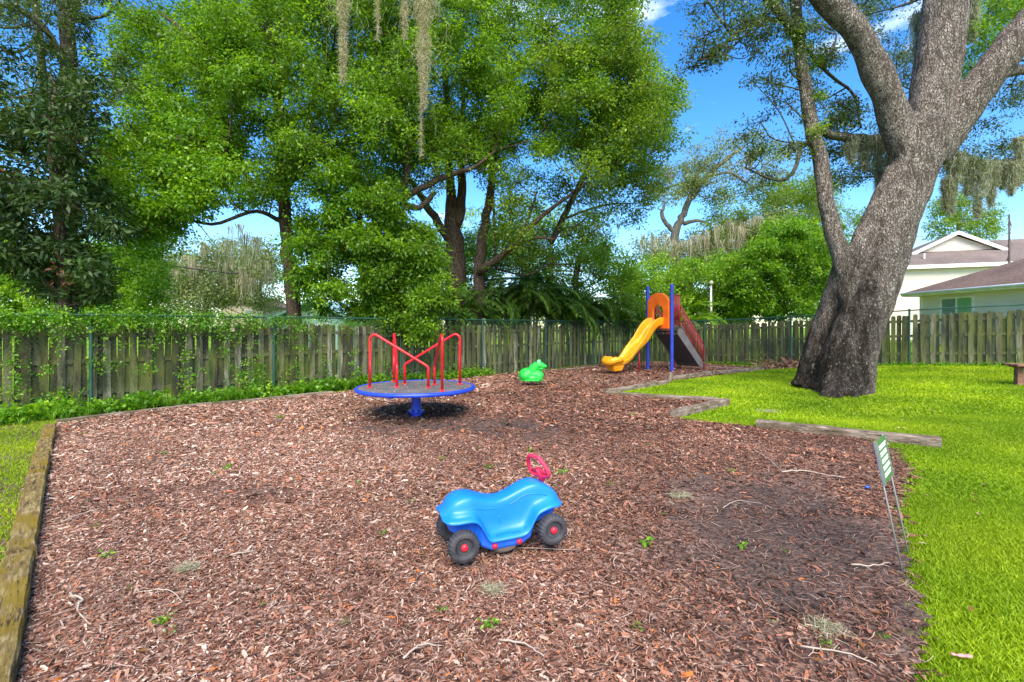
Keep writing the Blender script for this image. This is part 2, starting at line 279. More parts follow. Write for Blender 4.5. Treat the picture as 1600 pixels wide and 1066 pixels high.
class MB:
    def __init__(s): s.v=[]; s.f=[]; s.r=[]; s.cur=.5
    def add(s,V,Fs):
        b=len(s.v); s.v.extend([tuple(map(float,p)) for p in V]); s.f.extend([tuple(b+i for i in f) for f in Fs]); s.r.extend([s.cur]*len(Fs)); return s
    def box(s,c,size,rot=None,taper=1,bev=0):
        x,y,z=[q/2 for q in size]
        P=[(-x,-y,-z),(x,-y,-z),(x,y,-z),(-x,y,-z),(-x*taper,-y*taper,z),(x*taper,-y*taper,z),(x*taper,y*taper,z),(-x*taper,y*taper,z)]
        Fs=[(0,3,2,1),(4,5,6,7),(0,1,5,4),(1,2,6,5),(2,3,7,6),(3,0,4,7)]
        P=[Vector(p) for p in P]
        if rot is not None: P=[rot@p for p in P]
        c=Vector(c); return s.add([c+p for p in P],Fs)
    def tube(s,pts,rad,n=8,cap=True,flat=None):
        pts=[Vector(p) for p in pts]
        if not hasattr(rad,'__len__'): rad=[rad]*len(pts)
        V=[];Fs=[]; up=None
        for i,p in enumerate(pts):
            t=(pts[min(i+1,len(pts)-1)]-pts[max(i-1,0)])
            t=t.normalized() if t.length>1e-9 else Vector((0,0,1))
            if up is None: up=t.orthogonal().normalized()
            up=(up-t*up.dot(t)); up=up.normalized() if up.length>1e-6 else t.orthogonal().normalized()
            b=t.cross(up)
            for k in range(n):
                a=2*PI*k/n; V.append(p+up*math.cos(a)*rad[i]+b*math.sin(a)*rad[i])
        for i in range(len(pts)-1):
            for k in range(n):
                a=i*n+k; b2=i*n+(k+1)%n; Fs.append((a,b2,b2+n,a+n))
        if cap: Fs.append(tuple(range(n-1,-1,-1))); Fs.append(tuple((len(pts)-1)*n+k for k in range(n)))
        return s.add(V,Fs)
    def lathe(s,prof,n=32,c=(0,0,0),rot=None,close=False):
        V=[];Fs=[]; c=Vector(c)
        for r,z in prof:
            for k in range(n):
                a=2*PI*k/n; p=Vector((r*math.cos(a),r*math.sin(a),z)); V.append(c+(rot@p if rot is not None else p))
        m=len(prof)
        for i in range(m if close else m-1):
            j=(i+1)%m
            for k in range(n): Fs.append((i*n+k,i*n+(k+1)%n,j*n+(k+1)%n,j*n+k))
        return s.add(V,Fs)
    def ell(s,c,r,n=20,rot=None):
        prof=[(max(1e-4,math.sin(PI*i/(n//2))),-math.cos(PI*i/(n//2))) for i in range(n//2+1)]
        sc=Matrix.Diagonal(Vector(r)); rt=(rot@sc) if rot is not None else sc
        return s.lathe(prof,n,c,rt)
    def build(s,name,mat,parent=None,smooth=False,bevel=0,seg=2,loc=None,subsurf=0,weld=False):
        me=bpy.data.meshes.new(name); me.from_pydata(s.v,[],s.f)
        a=me.attributes.new('rnd','FLOAT','FACE'); a.data.foreach_set('value',np.array(s.r,dtype=np.float32))
        if weld:
            bm=bmesh.new(); bm.from_mesh(me); bmesh.ops.remove_doubles(bm,verts=bm.verts,dist=1e-4); bmesh.ops.recalc_face_normals(bm,faces=bm.faces); bm.to_mesh(me); bm.free()
        me.update()
        if smooth: me.polygons.foreach_set('use_smooth',np.ones(len(me.polygons),dtype=bool))
        o=link(name,me,mat,parent,loc)
        if bevel:
            b=o.modifiers.new('b','BEVEL'); b.width=bevel; b.segments=seg; b.limit_method='ANGLE'; b.angle_limit=R(40)
        if subsurf:
            b=o.modifiers.new('s','SUBSURF'); b.levels=subsurf; b.render_levels=subsurf
        return o
def remeshed(mb,name,voxel,mat,parent=None,smooth=4,loc=None):
    o=mb.build(name,mat,parent,loc=loc)
    m=o.modifiers.new('r','REMESH'); m.mode='VOXEL'; m.voxel_size=voxel; m.use_smooth_shade=True
    if smooth:
        q=o.modifiers.new('q','SMOOTH'); q.iterations=smooth; q.factor=.5
    dg=bpy.context.evaluated_depsgraph_get(); dg.update(); me=bpy.data.meshes.new_from_object(o.evaluated_get(dg)); old=o.data; o.modifiers.clear(); o.data=me
    bpy.data.meshes.remove(old)
    if not me.materials: me.materials.append(M[mat])
    me.polygons.foreach_set('use_smooth',np.ones(len(me.polygons),dtype=bool)); return o
def cat(P,n=5):
    """Catmull-Rom through rows of P (any columns)"""
    P=np.array(P,float); Q=np.vstack([2*P[0]-P[1],P,2*P[-1]-P[-2]]); out=[]
    for i in range(1,len(Q)-2):
        for t in np.linspace(0,1,n,endpoint=False):
            a,b,c,d=Q[i-1],Q[i],Q[i+1],Q[i+2]
            out.append(.5*((2*b)+(-a+c)*t+(2*a-5*b+4*c-d)*t*t+(-a+3*b-3*c+d)*t**3))
    out.append(P[-1]); return np.array(out)
def inpoly(x,y,poly):
    P=np.array(poly,float); n=len(P); ins=np.zeros(np.shape(x),bool); j=n-1
    for i in range(n):
        xi,yi=P[i][:2]; xj,yj=P[j][:2]
        c=((yi>y)!=(yj>y)) & (x<(xj-xi)*(y-yi)/((yj-yi)+1e-12)+xi); ins^=c; j=i
    return ins
def nrm(a): return a/np.maximum(np.linalg.norm(a,axis=-1,keepdims=True),1e-9)

# leaves: P positions, D axis, N normal, size
def leafgeo(P,D,N,L,Wd,fold=.18):
    D=nrm(D); S=nrm(np.cross(D,N)); Nn=np.cross(S,D); L=L[:,None]; Wd=Wd[:,None]
    base=P; tip=P+D*L-Nn*L*.12; a=P+D*L*.45+S*Wd*.5+Nn*Wd*fold; b=P+D*L*.45-S*Wd*.5+Nn*Wd*fold
    V=np.stack([base,a,tip,b],1).reshape(-1,3); return V
def leafmesh(name,P,D,N,L,Wd,rnd):
    V=leafgeo(P,D,N,L,Wd); Fc=np.arange(len(V)).reshape(-1,4); return npmesh(name,V,Fc,4,rnd)
def clusterleaves(C,m,rc,size,asp=.5,flat=.6,up=.8,droop=.35):
    K=len(C); n=K*m
    d=nrm(rng.normal(size=(n,3))); u=rng.random(n)**.55
    rcs=np.repeat(rc*rng.uniform(.7,1.3,K),m)
    off=d*(u*rcs)[:,None]; off[:,2]*=flat
    P=np.repeat(C,m,0)+off
    D=nrm(off)+rng.normal(size=(n,3))*.5; D[:,2]-=droop
    N=rng.normal(size=(n,3))*.55; N[:,2]+=up
    sz=size*rng.uniform(.65,1.25,n)
    rr=np.clip(np.repeat(rng.random(K),m)*.55+rng.random(n)*.5,0,1)
    return P,D,N,sz,sz*asp,rr
def blobs_in(poly,dr,n,rad):
    P=np.array(poly,float); lo=P.min(0); hi=P.max(0); out=[]; tries=0
    while len(out)<n and tries<n*60:
        tries+=1
        px,py=rng.uniform(lo[0],hi[0]),rng.uniform(lo[1],hi[1])
        if not inpoly(np.array([px]),np.array([py]),poly)[0]: continue
        d=rng.uniform(*dr); r=rng.uniform(*rad); q=W(px,py,d)
        if any(np.linalg.norm(q-o[:3])<.55*(r+o[3]) for o in out) and rng.random()<.7: continue
        out.append(np.array([*q,r]))
    return out
class Tree:
    def __init__(s,name,base,label,catg,bark,group=None):
        s.base=Vector(base); s.root=empty(name,base,label=label,cat=catg,group=group); s.bark=bark
        s.mb=MB(); s.nodes=[]; s.P=[]; s.mats={}
    def limb(s,pts,rad,n=9,sub=5):
        A=np.column_stack([np.array(pts,float),np.array(rad,float)]); A=cat(A,sub)
        # slight wobble
        if len(A)>4: A[1:-1,:3]+=rng.normal(size=(len(A)-2,3))*A[1:-1,3:4]*.12
        s.mb.tube(A[:,:3]-np.array(s.base),np.maximum(A[:,3],.003),n); s.nodes.extend([tuple(a) for a in A]); return A
    def plimb(s,pp,n=9,sub=5):   # (px,py,depth,width px)
        pts=[W(a,b,d) for a,b,d,_ in pp]; rad=[wd/F*d/2 for _,_,d,wd in pp]; return s.limb(pts,rad,n,sub)
    def foliage(s,poly,dr,nb,rad,size,mat,cl=22,m=55,asp=.5,twigs=6,rc=.34,br=True,flat=.62,shell=.45,dens=1.0):
        bl=blobs_in(poly,dr,nb,rad); nodes=np.array(s.nodes)
        for b in bl:
            c=b[:3]; r=b[3]
            if br and len(nodes):
                dd=np.linalg.norm(nodes[:,:3]-c,axis=1)+np.maximum(0,nodes[:,2]-c[2]+.2)*2.0+ .3*(nodes[:,3]<.02)
                j=int(np.argmin(dd)); a=nodes[j]; p0=a[:3]; ln=np.linalg.norm(c-p0)
                mid=(p0+c)/2+rng.normal(size=3)*ln*.1+np.array([0,0,-.08*ln]); r0=min(a[3]*.7,.012+.014*ln); 
                A=cat(np.array([[*p0,r0],[*mid,r0*.75],[*c,.010]]),4); s.mb.tube(A[:,:3]-np.array(s.base),A[:,3],5)
                nodes=np.vstack([nodes,A])
            d=nrm(rng.normal(size=(cl,3))); u=rng.random(cl)**shell; C=c+d*(u*r)[:,None]*np.array([1,1,.8])
            for q in C[:twigs]:
                s.mb.tube([c-np.array(s.base),(c+q)/2-np.array(s.base)+rng.normal(size=3)*.05,q-np.array(s.base)],[.011,.008,.004],4)
            s.mats.setdefault(mat,[]).append(clusterleaves(C,max(3,int(m*dens)),rc,size,asp,flat))
        return bl
    def finish(s,trunk='trunk',smooth=True,crownname='crown'):
        t=s.mb.build(trunk,s.bark,s.root,smooth=smooth)
        for k,(mt,lst) in enumerate(s.mats.items()):
            A=[np.concatenate([l[i] for l in lst]) for i in range(6)]
            me=leafmesh(crownname,A[0]-np.array(s.base),*A[1:]); link(crownname if k==0 else crownname,me,mt,s.root)
        return s.root
def moss_geo(anchors,lens,width,per=26,seg=4,thin=.006,spread=.10):
    """hanging strands as thin ribbons"""
    Vs=[];r=[]
    for (a,ln,wd) in zip(anchors,lens,width):
        n=max(4,int(per)); 
        for k in range(n):
            o=rng.normal(size=3)*np.array([wd,wd,.02]); l=ln*(1-rng.random()**1.4*.75)
            p=a+o; th=thin*rng.uniform(.6,1.5); ang=rng.uniform(0,PI); side=np.array([math.cos(ang),math.sin(ang),0])*th
            st=l/seg
            pts=[p]
            for j in range(seg):
                p=p+np.array([rng.normal()*spread*.3*st-o[0]*.25/seg*2,rng.normal()*spread*.3*st-o[1]*.25/seg*2,-st]); pts.append(p)
            for j in range(seg):
                w0=1-.75*j/seg; w1=1-.75*(j+1)/seg
                Vs+= [pts[j]-side*w0,pts[j]+side*w0,pts[j+1]+side*w1,pts[j+1]-side*w1]; r.append(rng.random())
            # curly tufts
    return np.array(Vs),np.array(r)
def tuft_geo(anchors,lens,width,per=260,ln=.045,th=.004):
    """dense short curls round hanging core: the furry look of moss near the eye"""
    Vs=[];r=[]
    for a,l,wd in zip(anchors,lens,width):
        n=per; t=rng.random(n)**1.2; rad=wd*(1-t)**.7*(.35+.65*np.abs(np.sin(9*t+a[0])))
        an=rng.uniform(0,2*PI,n); P=np.stack([a[0]+rad*np.cos(an)*rng.random(n),a[1]+rad*np.sin(an)*rng.random(n),a[2]-t*l],1)
        D=nrm(rng.normal(size=(n,3))+np.array([0,0,-.9]))*ln*rng.uniform(.5,1.6,n)[:,None]; S=nrm(np.cross(D,rng.normal(size=(n,3))))*th
        V=np.stack([P-S,P+S,P+D+S*.4,P+D-S*.4],1).reshape(-1,3); Vs.append(V); r.append(rng.random(n))
    return np.concatenate(Vs),np.concatenate(r)
def moss_obj(name,V,r,mat,base,**k):
    base=np.array(base,float); me=npmesh(name,V-base,np.arange(len(V)).reshape(-1,4),4,r); return tag(link(name,me,mat,None,base),**k)

# ------------------------------------------------ ground
Lb=lambda px,py:tuple(G(px,py)[:2])
mulch_poly=[(-2.25,-3),Lb(10,1066),Lb(74,690),Lb(84,664),Lb(300,636),Lb(510,617),Lb(600,602),Lb(700,594),(-.85,15.85),(2.3,18.95),(5.9,22.3),(8.3,20.35),Lb(1195,575.5),Lb(1047,595),Lb(946,617),Lb(1120,629),Lb(1055,652),Lb(1090,659),Lb(1182,668),Lb(1330,682),Lb(1398,703),Lb(1424,742),Lb(1402,790),Lb(1418,890),Lb(1445,960),Lb(1428,1066),(1.6,-3)]
def lawnmesh():
    xs=np.concatenate([[-400,-150,-60],np.arange(-30,31,1.0),[60,150,400]]); ys=np.concatenate([[-60,-20],np.arange(-6,41,1.0),[60,120,300,700]])
    X,Y=np.meshgrid(xs,ys); Z=terr(X,Y)-.02; V=np.stack([X,Y,Z],-1).reshape(-1,3); nx=len(xs); ny=len(ys)
    I=np.arange(nx*ny).reshape(ny,nx); Fc=np.stack([I[:-1,:-1],I[:-1,1:],I[1:,1:],I[1:,:-1]],-1).reshape(-1,4)
    return npmesh('ground',V,Fc,4,smooth=True)
tag(link('ground',lawnmesh(),'lawn'),kind='structure')
sx=np.arange(-9.6,-2.0,.12); sy=np.arange(1.2,10.2,.12); X,Y=np.meshgrid(sx,sy); V=np.stack([X,Y,terr(X,Y)-.006],-1).reshape(-1,3); I=np.arange(X.size).reshape(X.shape); Fc=np.stack([I[:-1,:-1],I[:-1,1:],I[1:,1:],I[1:,:-1]],-1).reshape(-1,4)
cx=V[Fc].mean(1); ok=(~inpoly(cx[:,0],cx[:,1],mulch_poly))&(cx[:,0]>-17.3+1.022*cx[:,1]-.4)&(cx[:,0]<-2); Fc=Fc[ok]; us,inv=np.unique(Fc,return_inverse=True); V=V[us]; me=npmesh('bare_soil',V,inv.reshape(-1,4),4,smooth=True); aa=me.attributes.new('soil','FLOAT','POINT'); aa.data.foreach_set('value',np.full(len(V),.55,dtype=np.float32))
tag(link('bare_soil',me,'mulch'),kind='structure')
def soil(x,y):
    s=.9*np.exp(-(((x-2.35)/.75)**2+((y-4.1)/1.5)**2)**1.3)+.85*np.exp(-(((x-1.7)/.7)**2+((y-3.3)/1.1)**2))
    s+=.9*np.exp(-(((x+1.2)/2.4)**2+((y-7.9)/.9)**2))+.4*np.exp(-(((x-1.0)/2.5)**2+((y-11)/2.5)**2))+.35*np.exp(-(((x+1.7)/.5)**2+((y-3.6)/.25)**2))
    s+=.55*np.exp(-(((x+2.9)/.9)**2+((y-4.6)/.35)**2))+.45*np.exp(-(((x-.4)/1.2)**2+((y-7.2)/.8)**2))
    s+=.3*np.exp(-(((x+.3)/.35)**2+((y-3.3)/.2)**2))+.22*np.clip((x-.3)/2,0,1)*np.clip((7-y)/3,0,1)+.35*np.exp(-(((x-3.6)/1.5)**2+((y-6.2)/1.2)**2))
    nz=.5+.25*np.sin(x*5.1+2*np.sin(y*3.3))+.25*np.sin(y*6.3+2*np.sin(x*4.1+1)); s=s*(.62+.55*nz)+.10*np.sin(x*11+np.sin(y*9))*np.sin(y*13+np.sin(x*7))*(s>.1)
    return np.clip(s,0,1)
g=.07; xs=np.arange(-8.2,11,g); ys=np.arange(-2.9,22,g); X,Y=np.meshgrid(xs,ys); nx=len(xs)
bz=.012*np.sin(X*3.1+Y*1.7)*np.cos(Y*2.6-X)+.008*np.sin(X*7+2)*np.sin(Y*6)
Z=terr(X,Y)+.012+bz*.6; V=np.stack([X,Y,Z],-1).reshape(-1,3)
I=np.arange(X.size).reshape(X.shape); Fc=np.stack([I[:-1,:-1],I[:-1,1:],I[1:,1:],I[1:,:-1]],-1).reshape(-1,4)
cx=V[Fc].mean(1); ok=inpoly(cx[:,0],cx[:,1],mulch_poly); Fc=Fc[ok]
us,inv=np.unique(Fc,return_inverse=True); V=V[us]; Fc=inv.reshape(-1,4)
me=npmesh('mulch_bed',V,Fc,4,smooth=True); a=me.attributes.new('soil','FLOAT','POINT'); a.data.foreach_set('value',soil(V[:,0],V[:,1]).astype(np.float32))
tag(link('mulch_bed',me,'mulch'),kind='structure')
def gz(x,y): return terr(x,y)+.012+.6*(.012*np.sin(x*3.1+y*1.7)*np.cos(y*2.6-x)+.008*np.sin(x*7+2)*np.sin(y*6))
def scatter(n,x0,x1,y0,y1,poly,inside=True):
    x=rng.uniform(x0,x1,n); y=rng.uniform(y0,y1,n); fz=.05; jx=x+fz*(np.sin(y*23+x*9)+.7*np.sin(y*51)); jy=y+fz*np.sin(x*27+y*5); k=inpoly(jx+rng.normal(0,.035,n),jy+rng.normal(0,.035,n),poly); k=k if inside else ~k
    vis=(np.abs(x)<1.12*y+2.3); k&=vis; return x[k],y[k]
# bark chips: small bent slabs lying in all directions
CV=[];CR=[]
for (n,y0,y1,l0,l1) in ((330000,1.4,4.2,.008,.026),(290000,4.0,7.5,.014,.036),(190000,7.2,13,.024,.055),(60000,12.5,22,.04,.08)):
    hw=1.12*y1+1.6; x,y=scatter(n,max(-8.2,-hw),min(10,hw),y0,y1,mulch_poly)
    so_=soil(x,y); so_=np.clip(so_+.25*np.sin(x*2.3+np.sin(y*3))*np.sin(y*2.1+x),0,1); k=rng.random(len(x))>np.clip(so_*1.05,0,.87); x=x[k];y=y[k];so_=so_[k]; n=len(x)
    l=rng.uniform(l0,l1,n)*(1+1.2*(rng.random(n)<.12)); wd=l*rng.uniform(.10,.42,n); an=rng.uniform(0,2*PI,n); tl=rng.normal(0,.28,n); rl=rng.normal(0,.4,n)
    D=np.stack([np.cos(an)*np.cos(tl),np.sin(an)*np.cos(tl),np.sin(tl)],1); S=np.stack([-np.sin(an)*np.cos(rl),np.cos(an)*np.cos(rl),np.sin(rl)],1)
    C=np.stack([x,y,gz(x,y)+.004+rng.random(n)*.012],1); N=np.cross(D,S); L2=l[:,None]/2; W2=wd[:,None]/2; tp=rng.uniform(.3,1,n)[:,None]
    V=np.stack([C-D*L2-S*W2*tp,C-D*L2+S*W2,C+D*L2*.1+S*W2+N*l[:,None]*.06,C+D*L2+S*W2*.4,C+D*L2-S*W2*tp,C-S*W2+N*l[:,None]*.04],1)
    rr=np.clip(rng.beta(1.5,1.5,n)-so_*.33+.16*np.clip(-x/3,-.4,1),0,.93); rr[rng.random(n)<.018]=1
    CV.append(V.reshape(-1,3)); CR.append(rr)
V=np.concatenate(CV); r=np.concatenate(CR); tag(link('bark_mulch',npmesh('bark_mulch',V,np.arange(len(V)).reshape(-1,6),6,r),'chips'),'reddish brown bark chips covering the playground bed','mulch',kind='stuff')
n=26000; x,y=scatter(n,-6,5.5,1.9,7.5,mulch_poly); n=len(x); l=rng.uniform(.03,.11,n); an=rng.uniform(0,2*PI,n); D=np.stack([np.cos(an),np.sin(an),rng.normal(0,.12,n)],1); S=np.stack([-np.sin(an),np.cos(an),0*an],1)*rng.uniform(.0008,.0022,n)[:,None]
C=np.stack([x,y,gz(x,y)+.014+rng.random(n)*.012],1); B=S/np.linalg.norm(S,axis=1)[:,None]*(l*rng.normal(0,.12,n))[:,None]
a_=C-D*l[:,None]/2; b_=C+B; c_=C+D*l[:,None]/2; V=np.stack([a_-S,a_+S,b_+S,b_-S,b_-S,b_+S,c_+S*.5,c_-S*.5],1).reshape(-1,3)
tag(link('splinters',npmesh('splinters',V,np.arange(len(V)).reshape(-1,4),4,np.repeat(rng.beta(2.2,1.4,n)*.95,2)),'chips'),'thin pale splinters and shreds strewn over the bark chips','splinters',kind='stuff')
# grass blades
def blades(spec,poly,inside,extra=None):
    VV=[];RR=[]
    for (n,x0,x1,y0,y1,h0,h1,wd) in spec:
        x,y=scatter(n,x0,x1,y0,y1,poly,inside)
        if extra is not None: k=extra(x,y); x=x[k];y=y[k]
        n=len(x); h=rng.uniform(h0,h1,n); an=rng.uniform(0,2*PI,n); an2=rng.uniform(0,2*PI,n); le=rng.uniform(.2,1.1,n)*h
        P=np.stack([x,y,terr(x,y)-.02],1); S=np.stack([np.cos(an),np.sin(an),0*an],1)*(wd*rng.uniform(.6,1.3,n))[:,None]/2
        B=np.stack([np.cos(an2)*le,np.sin(an2)*le,0*h],1); up=np.zeros((n,3)); up[:,2]=h
        m1=P+B*.3+up*.6; m2=P+B+up
        V=np.stack([P-S,P+S,m1+S*.8,m1-S*.8,m1-S*.8,m1+S*.8,m2+S*.12,m2-S*.12],1); VV.append(V.reshape(-1,3))
        patch=.5+.5*np.sin(x*1.9+np.sin(y*2.3))*np.sin(y*1.7+x*.6)
        RR.append(np.repeat(np.clip(rng.beta(2.2,2.2,n)*.6+patch*.4,0,1),2))
    V=np.concatenate(VV); return V,np.concatenate(RR)
fenL=lambda x,y:(x>-17.3+1.022*y+.05)
fenR=lambda x,y:(y<22.7-.863*(x-6)-.1)
V,r=blades([(260000,1.3,6.6,1.3,4.5,.018,.045,.0078),(250000,2.4,11,4.4,8.5,.025,.05,.0145),(190000,1.2,16,8.2,20.5,.03,.05,.028)],mulch_poly,False,lambda x,y:(x>0)&fenR(x,y))
tag(link('lawn_grass',npmesh('lawn_grass',V,np.arange(len(V)).reshape(-1,4),4,r),'grass'),'bright green mown grass of the lawn','grass',kind='stuff')
V,r=blades([(230000,-9.5,-2,1.8,8.6,.02,.05,.010)],mulch_poly,False,lambda x,y:(x<-1)&fenL(x,y)&(rng.random(len(x))<.95+.4*np.sin(x*3+y*2.2)*np.sin(y*4-x)-.5*np.clip((y-6.2)/2,0,1)))
tag(link('side_grass',npmesh('side_grass',V,np.arange(len(V)).reshape(-1,4),4,r),'grass'),'patchy yellow green grass left of the mossy timber','grass',kind='stuff')

# ------------------------------------------------ timbers edging the bed
def beam(px0,py0,px1,py1,wd,ht,mat,label,group='timbers edging the mulch bed',off=0,sink=.05,name='edging_timber',n=10):
    a=G(px0,py0); b=G(px1,py1); d=Vector(b-a); ln=math.hypot(d.x,d.y); rz=math.atan2(d.y,d.x); mb=MB(); st=max(4,int(ln/.18))
    V=[];Fs=[];cs=[(-.5,0),(-.44,.0),(.44,0),(.5,0),(.5,.88),(.42,1),(-.42,1),(-.5,.88)]
    for i in range(st+1):
        t=i/st; x=ln*t; wob=random.uniform(-.006,.006); hz=random.uniform(-.006,.006)
        z0=float(terr(a[0]+d.x*t,a[1]+d.y*t))-a[2]-sink
        for (u,v) in cs: V.append((x+random.uniform(-.004,.004),u*wd+wob,z0+v*(ht+sink)+(hz if v>.5 else 0)))
    k=len(cs)
    for i in range(st):
        for j in range(k): Fs.append((i*k+j,(i+1)*k+j,(i+1)*k+(j+1)%k,i*k+(j+1)%k))
    Fs.append(tuple(range(k))); Fs.append(tuple(st*k+j for j in range(k-1,-1,-1))); mb.add(V,Fs)
    o=mb.build(name,mat); o.location=a; o.rotation_euler=(0,0,rz); return tag(o,label,'timber',group)
beam(78,672,68,715,.15,.10,'timber_moss','short cracked end piece of timber at the far left corner of the bed')
beam(66,718,32,880,.15,.10,'timber_moss','mossy golden timber in the middle of the left bed edge')
beam(31,886,-22,1130,.15,.10,'timber_moss','mossy golden timber nearest the viewer on the left bed edge')
beam(88,661,330,632,.09,.05,'timber_grey','thin pale timber at the left start of the back bed edge below the vines')
beam(332,632,520,614,.09,.05,'timber_grey','thin pale timber in the back bed edge left of the merry-go-round')
beam(840,582,930,574,.09,.06,'timber_grey','thin timber by the fence behind the slide exit and frog')
beam(1052,572,1180,577,.09,.05,'timber_grey','thin dark timber under the fence right of the slide stairs')
beam(1202,576,1112,585,.14,.12,'timber_grey','far weathered timber between lawn and mulch right of the slide')
beam(1110,585.5,1050,594,.14,.12,'timber_grey','weathered timber touching the short stake below the slide')
beam(1040,600,946,615,.14,.10,'timber_grey','weathered timber running from the stake to the bed point')
beam(948,617,1122,628,.13,.09,'timber_grey','thin dark timber along the near edge of the lawn corner')
beam(1134,632,1054,652,.17,.12,'timber_grey','short split grey timber angled at the lawn corner')
beam(1182,668,1470,699,.15,.13,'timber_grey','long grey timber lying alone at the lawn front')
s=MB(); s.box((0,0,.12),(.10,.10,.34),taper=.8); o=s.build('timber_stake','timber_grey',bevel=.01); o.location=G(1045,598); tag(o,'short leaning grey stake where two lawn timbers meet','stake')
o.rotation_euler=(.1,.12,.3)

# ------------------------------------------------ fences
A0=np.array([-17.22+1.022*5.5,5.5]); A1=np.array([5.9,22.62]); B0=A1.copy(); B1=np.array([17.5,12.65])
def woodfence(p0,p1,off,htop,label,lowleft=False,dark=0):
    d=p1-p0; ln=np.linalg.norm(d); d/=ln; nn=np.array([-d[1],d[0]]); 
    if nn[1]<0: nn=-nn
    q=p0+nn*off; root=empty('wooden_fence',(q[0],q[1],float(terr(*q))),label=label,cat='fence'); bz=float(terr(*q))
    rz=math.atan2(d[1],d[0]); Rt=Matrix.Rotation(rz,3,'Z')
    mb=MB(); s_=0; i=0
    while s_<ln:
        wdt=random.uniform(.105,.135); c=q+d*s_; z=float(terr(*c))-bz; h=htop+random.uniform(-.035,.03)
        if lowleft and s_<5: h-=.12*(1-s_/5)
        if random.random()<.08: h*=random.uniform(.8,.96)
        side=-1 if i%2==0 else 1; off2=nn*side*.032
        lx,ly=c[0]-q[0]+off2[0],c[1]-q[1]+off2[1]
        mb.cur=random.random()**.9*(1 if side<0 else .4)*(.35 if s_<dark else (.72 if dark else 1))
        rot=Rt@Matrix.Rotation(random.uniform(-.02,.02),3,'Y')@Matrix.Rotation(random.uniform(-.06,.06),3,'Z')
        # dog-eared board
        x2=wdt/2; T=.019; P=[(-x2,0),(x2,0),(x2,h-.035),(x2-.03,h),(-x2+.03,h),(-x2,h-.035)]
        V=[Vector((lx,ly,z))+rot@Vector((u,-T/2,v)) for u,v in P]+[Vector((lx,ly,z))+rot@Vector((u,T/2,v)) for u,v in P]
        Fs=[(0,1,2,3,4,5),(11,10,9,8,7,6)]+[(k,k+6,(k+1)%6+6,(k+1)%6) for k in range(6)]
        mb.add(V,Fs); s_+=wdt*.84+random.uniform(-.005,.045); i+=1
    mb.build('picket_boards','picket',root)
    for hz in (.35,.95,1.45):
        r=MB(); r.cur=.3; st=int(ln/2.4)
        for k in range(st):
            a=q+d*(k*ln/st)-q; b=q+d*((k+1)*ln/st)-q; za=float(terr(*(q+a)))-bz+hz; zb=float(terr(*(q+b)))-bz+hz
            m=((a[0]+b[0])/2,(a[1]+b[1])/2,(za+zb)/2); r.box(m,(ln/st,.036,.085),Rt@Matrix.Rotation(-math.atan2(zb-za,ln/st),3,'Y'))
        r.build('rail','picket',root)
    return root
woodfence(A0,A1,.28,1.66,'old board fence greened with algae behind the merry-go-round and slide',True)
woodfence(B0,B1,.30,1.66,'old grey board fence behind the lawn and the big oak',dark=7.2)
def chainfence(p0,p1,posts,label,bottom=False):
    d=p1-p0; ln=np.linalg.norm(d); d/=ln; bz=float(terr(*p0)); root=empty('chain_link_fence',(p0[0],p0[1],bz),label=label,cat='fence')
    H=1.83; cell=.075; Vs=[];
    def P(s_,h): c=p0+d*s_; return np.array([c[0]-p0[0],c[1]-p0[1],float(terr(*c))-bz+h])
    mb=MB(); n=int(ln/cell)
    s_=-H
    while s_<ln:
        for sg in (1,-1):
            a0,a1=(s_,0),(s_+H*.85,H)
            if sg<0: a0,a1=(s_,H),(s_+H*.85,0)
            # clip
            t0=max(0,(0-a0[0])/(a1[0]-a0[0])); t1=min(1,(ln-a0[0])/(a1[0]-a0[0]))
            if t1<=t0: continue
            u=P(a0[0]+(a1[0]-a0[0])*t0,a0[1]+(a1[1]-a0[1])*t0); v=P(a0[0]+(a1[0]-a0[0])*t1,a0[1]+(a1[1]-a0[1])*t1)
            mb.tube([u,v],.0022,3,cap=False)
        s_+=cell
    mb.build('wire_mesh','wire',root)
    t=MB(); K=max(2,int(ln/1.5)); t.tube([P(ln*k/K,H) for k in range(K+1)],.021,8); t.build('top_rail','fence_green',root,smooth=True)
    for q in posts:
        s_=np.dot(np.array(q)-p0,d); pr=MB(); a=P(s_,0); rr=.03
        pr.lathe([(rr,-.1),(rr,H-.02),(rr+.006,H-.02),(rr+.006,H+.03),(rr*.7,H+.055),(.001,H+.06)],10,a); pr.build('post','fence_green',root,smooth=False)
    if bottom:
        t=MB(); t.tube([P(ln*k/K,.04) for k in range(K+1)],.010,6); t.build('bottom_rail','fence_green',root)
    return root
def onA(px): Y=fenceY(px); return (-17.22+1.022*Y,Y)
def onB(px): k=(px-800)/F; Y=27.88/(1+.863*k); return (k*Y,Y)
chainfence(A0,A1,[onA(-190),onA(142),onA(428),onA(626),onA(754),onA(853),onA(927),(5.87,22.58)],'dark green chain link fence running from far left to the corner behind the slide',True)
chainfence(B0+np.array([.02,-.02]),B1,[onB(1102),onB(1237),onB(1421),onB(1640)],'dark green chain link fence running behind the oak and lawn')

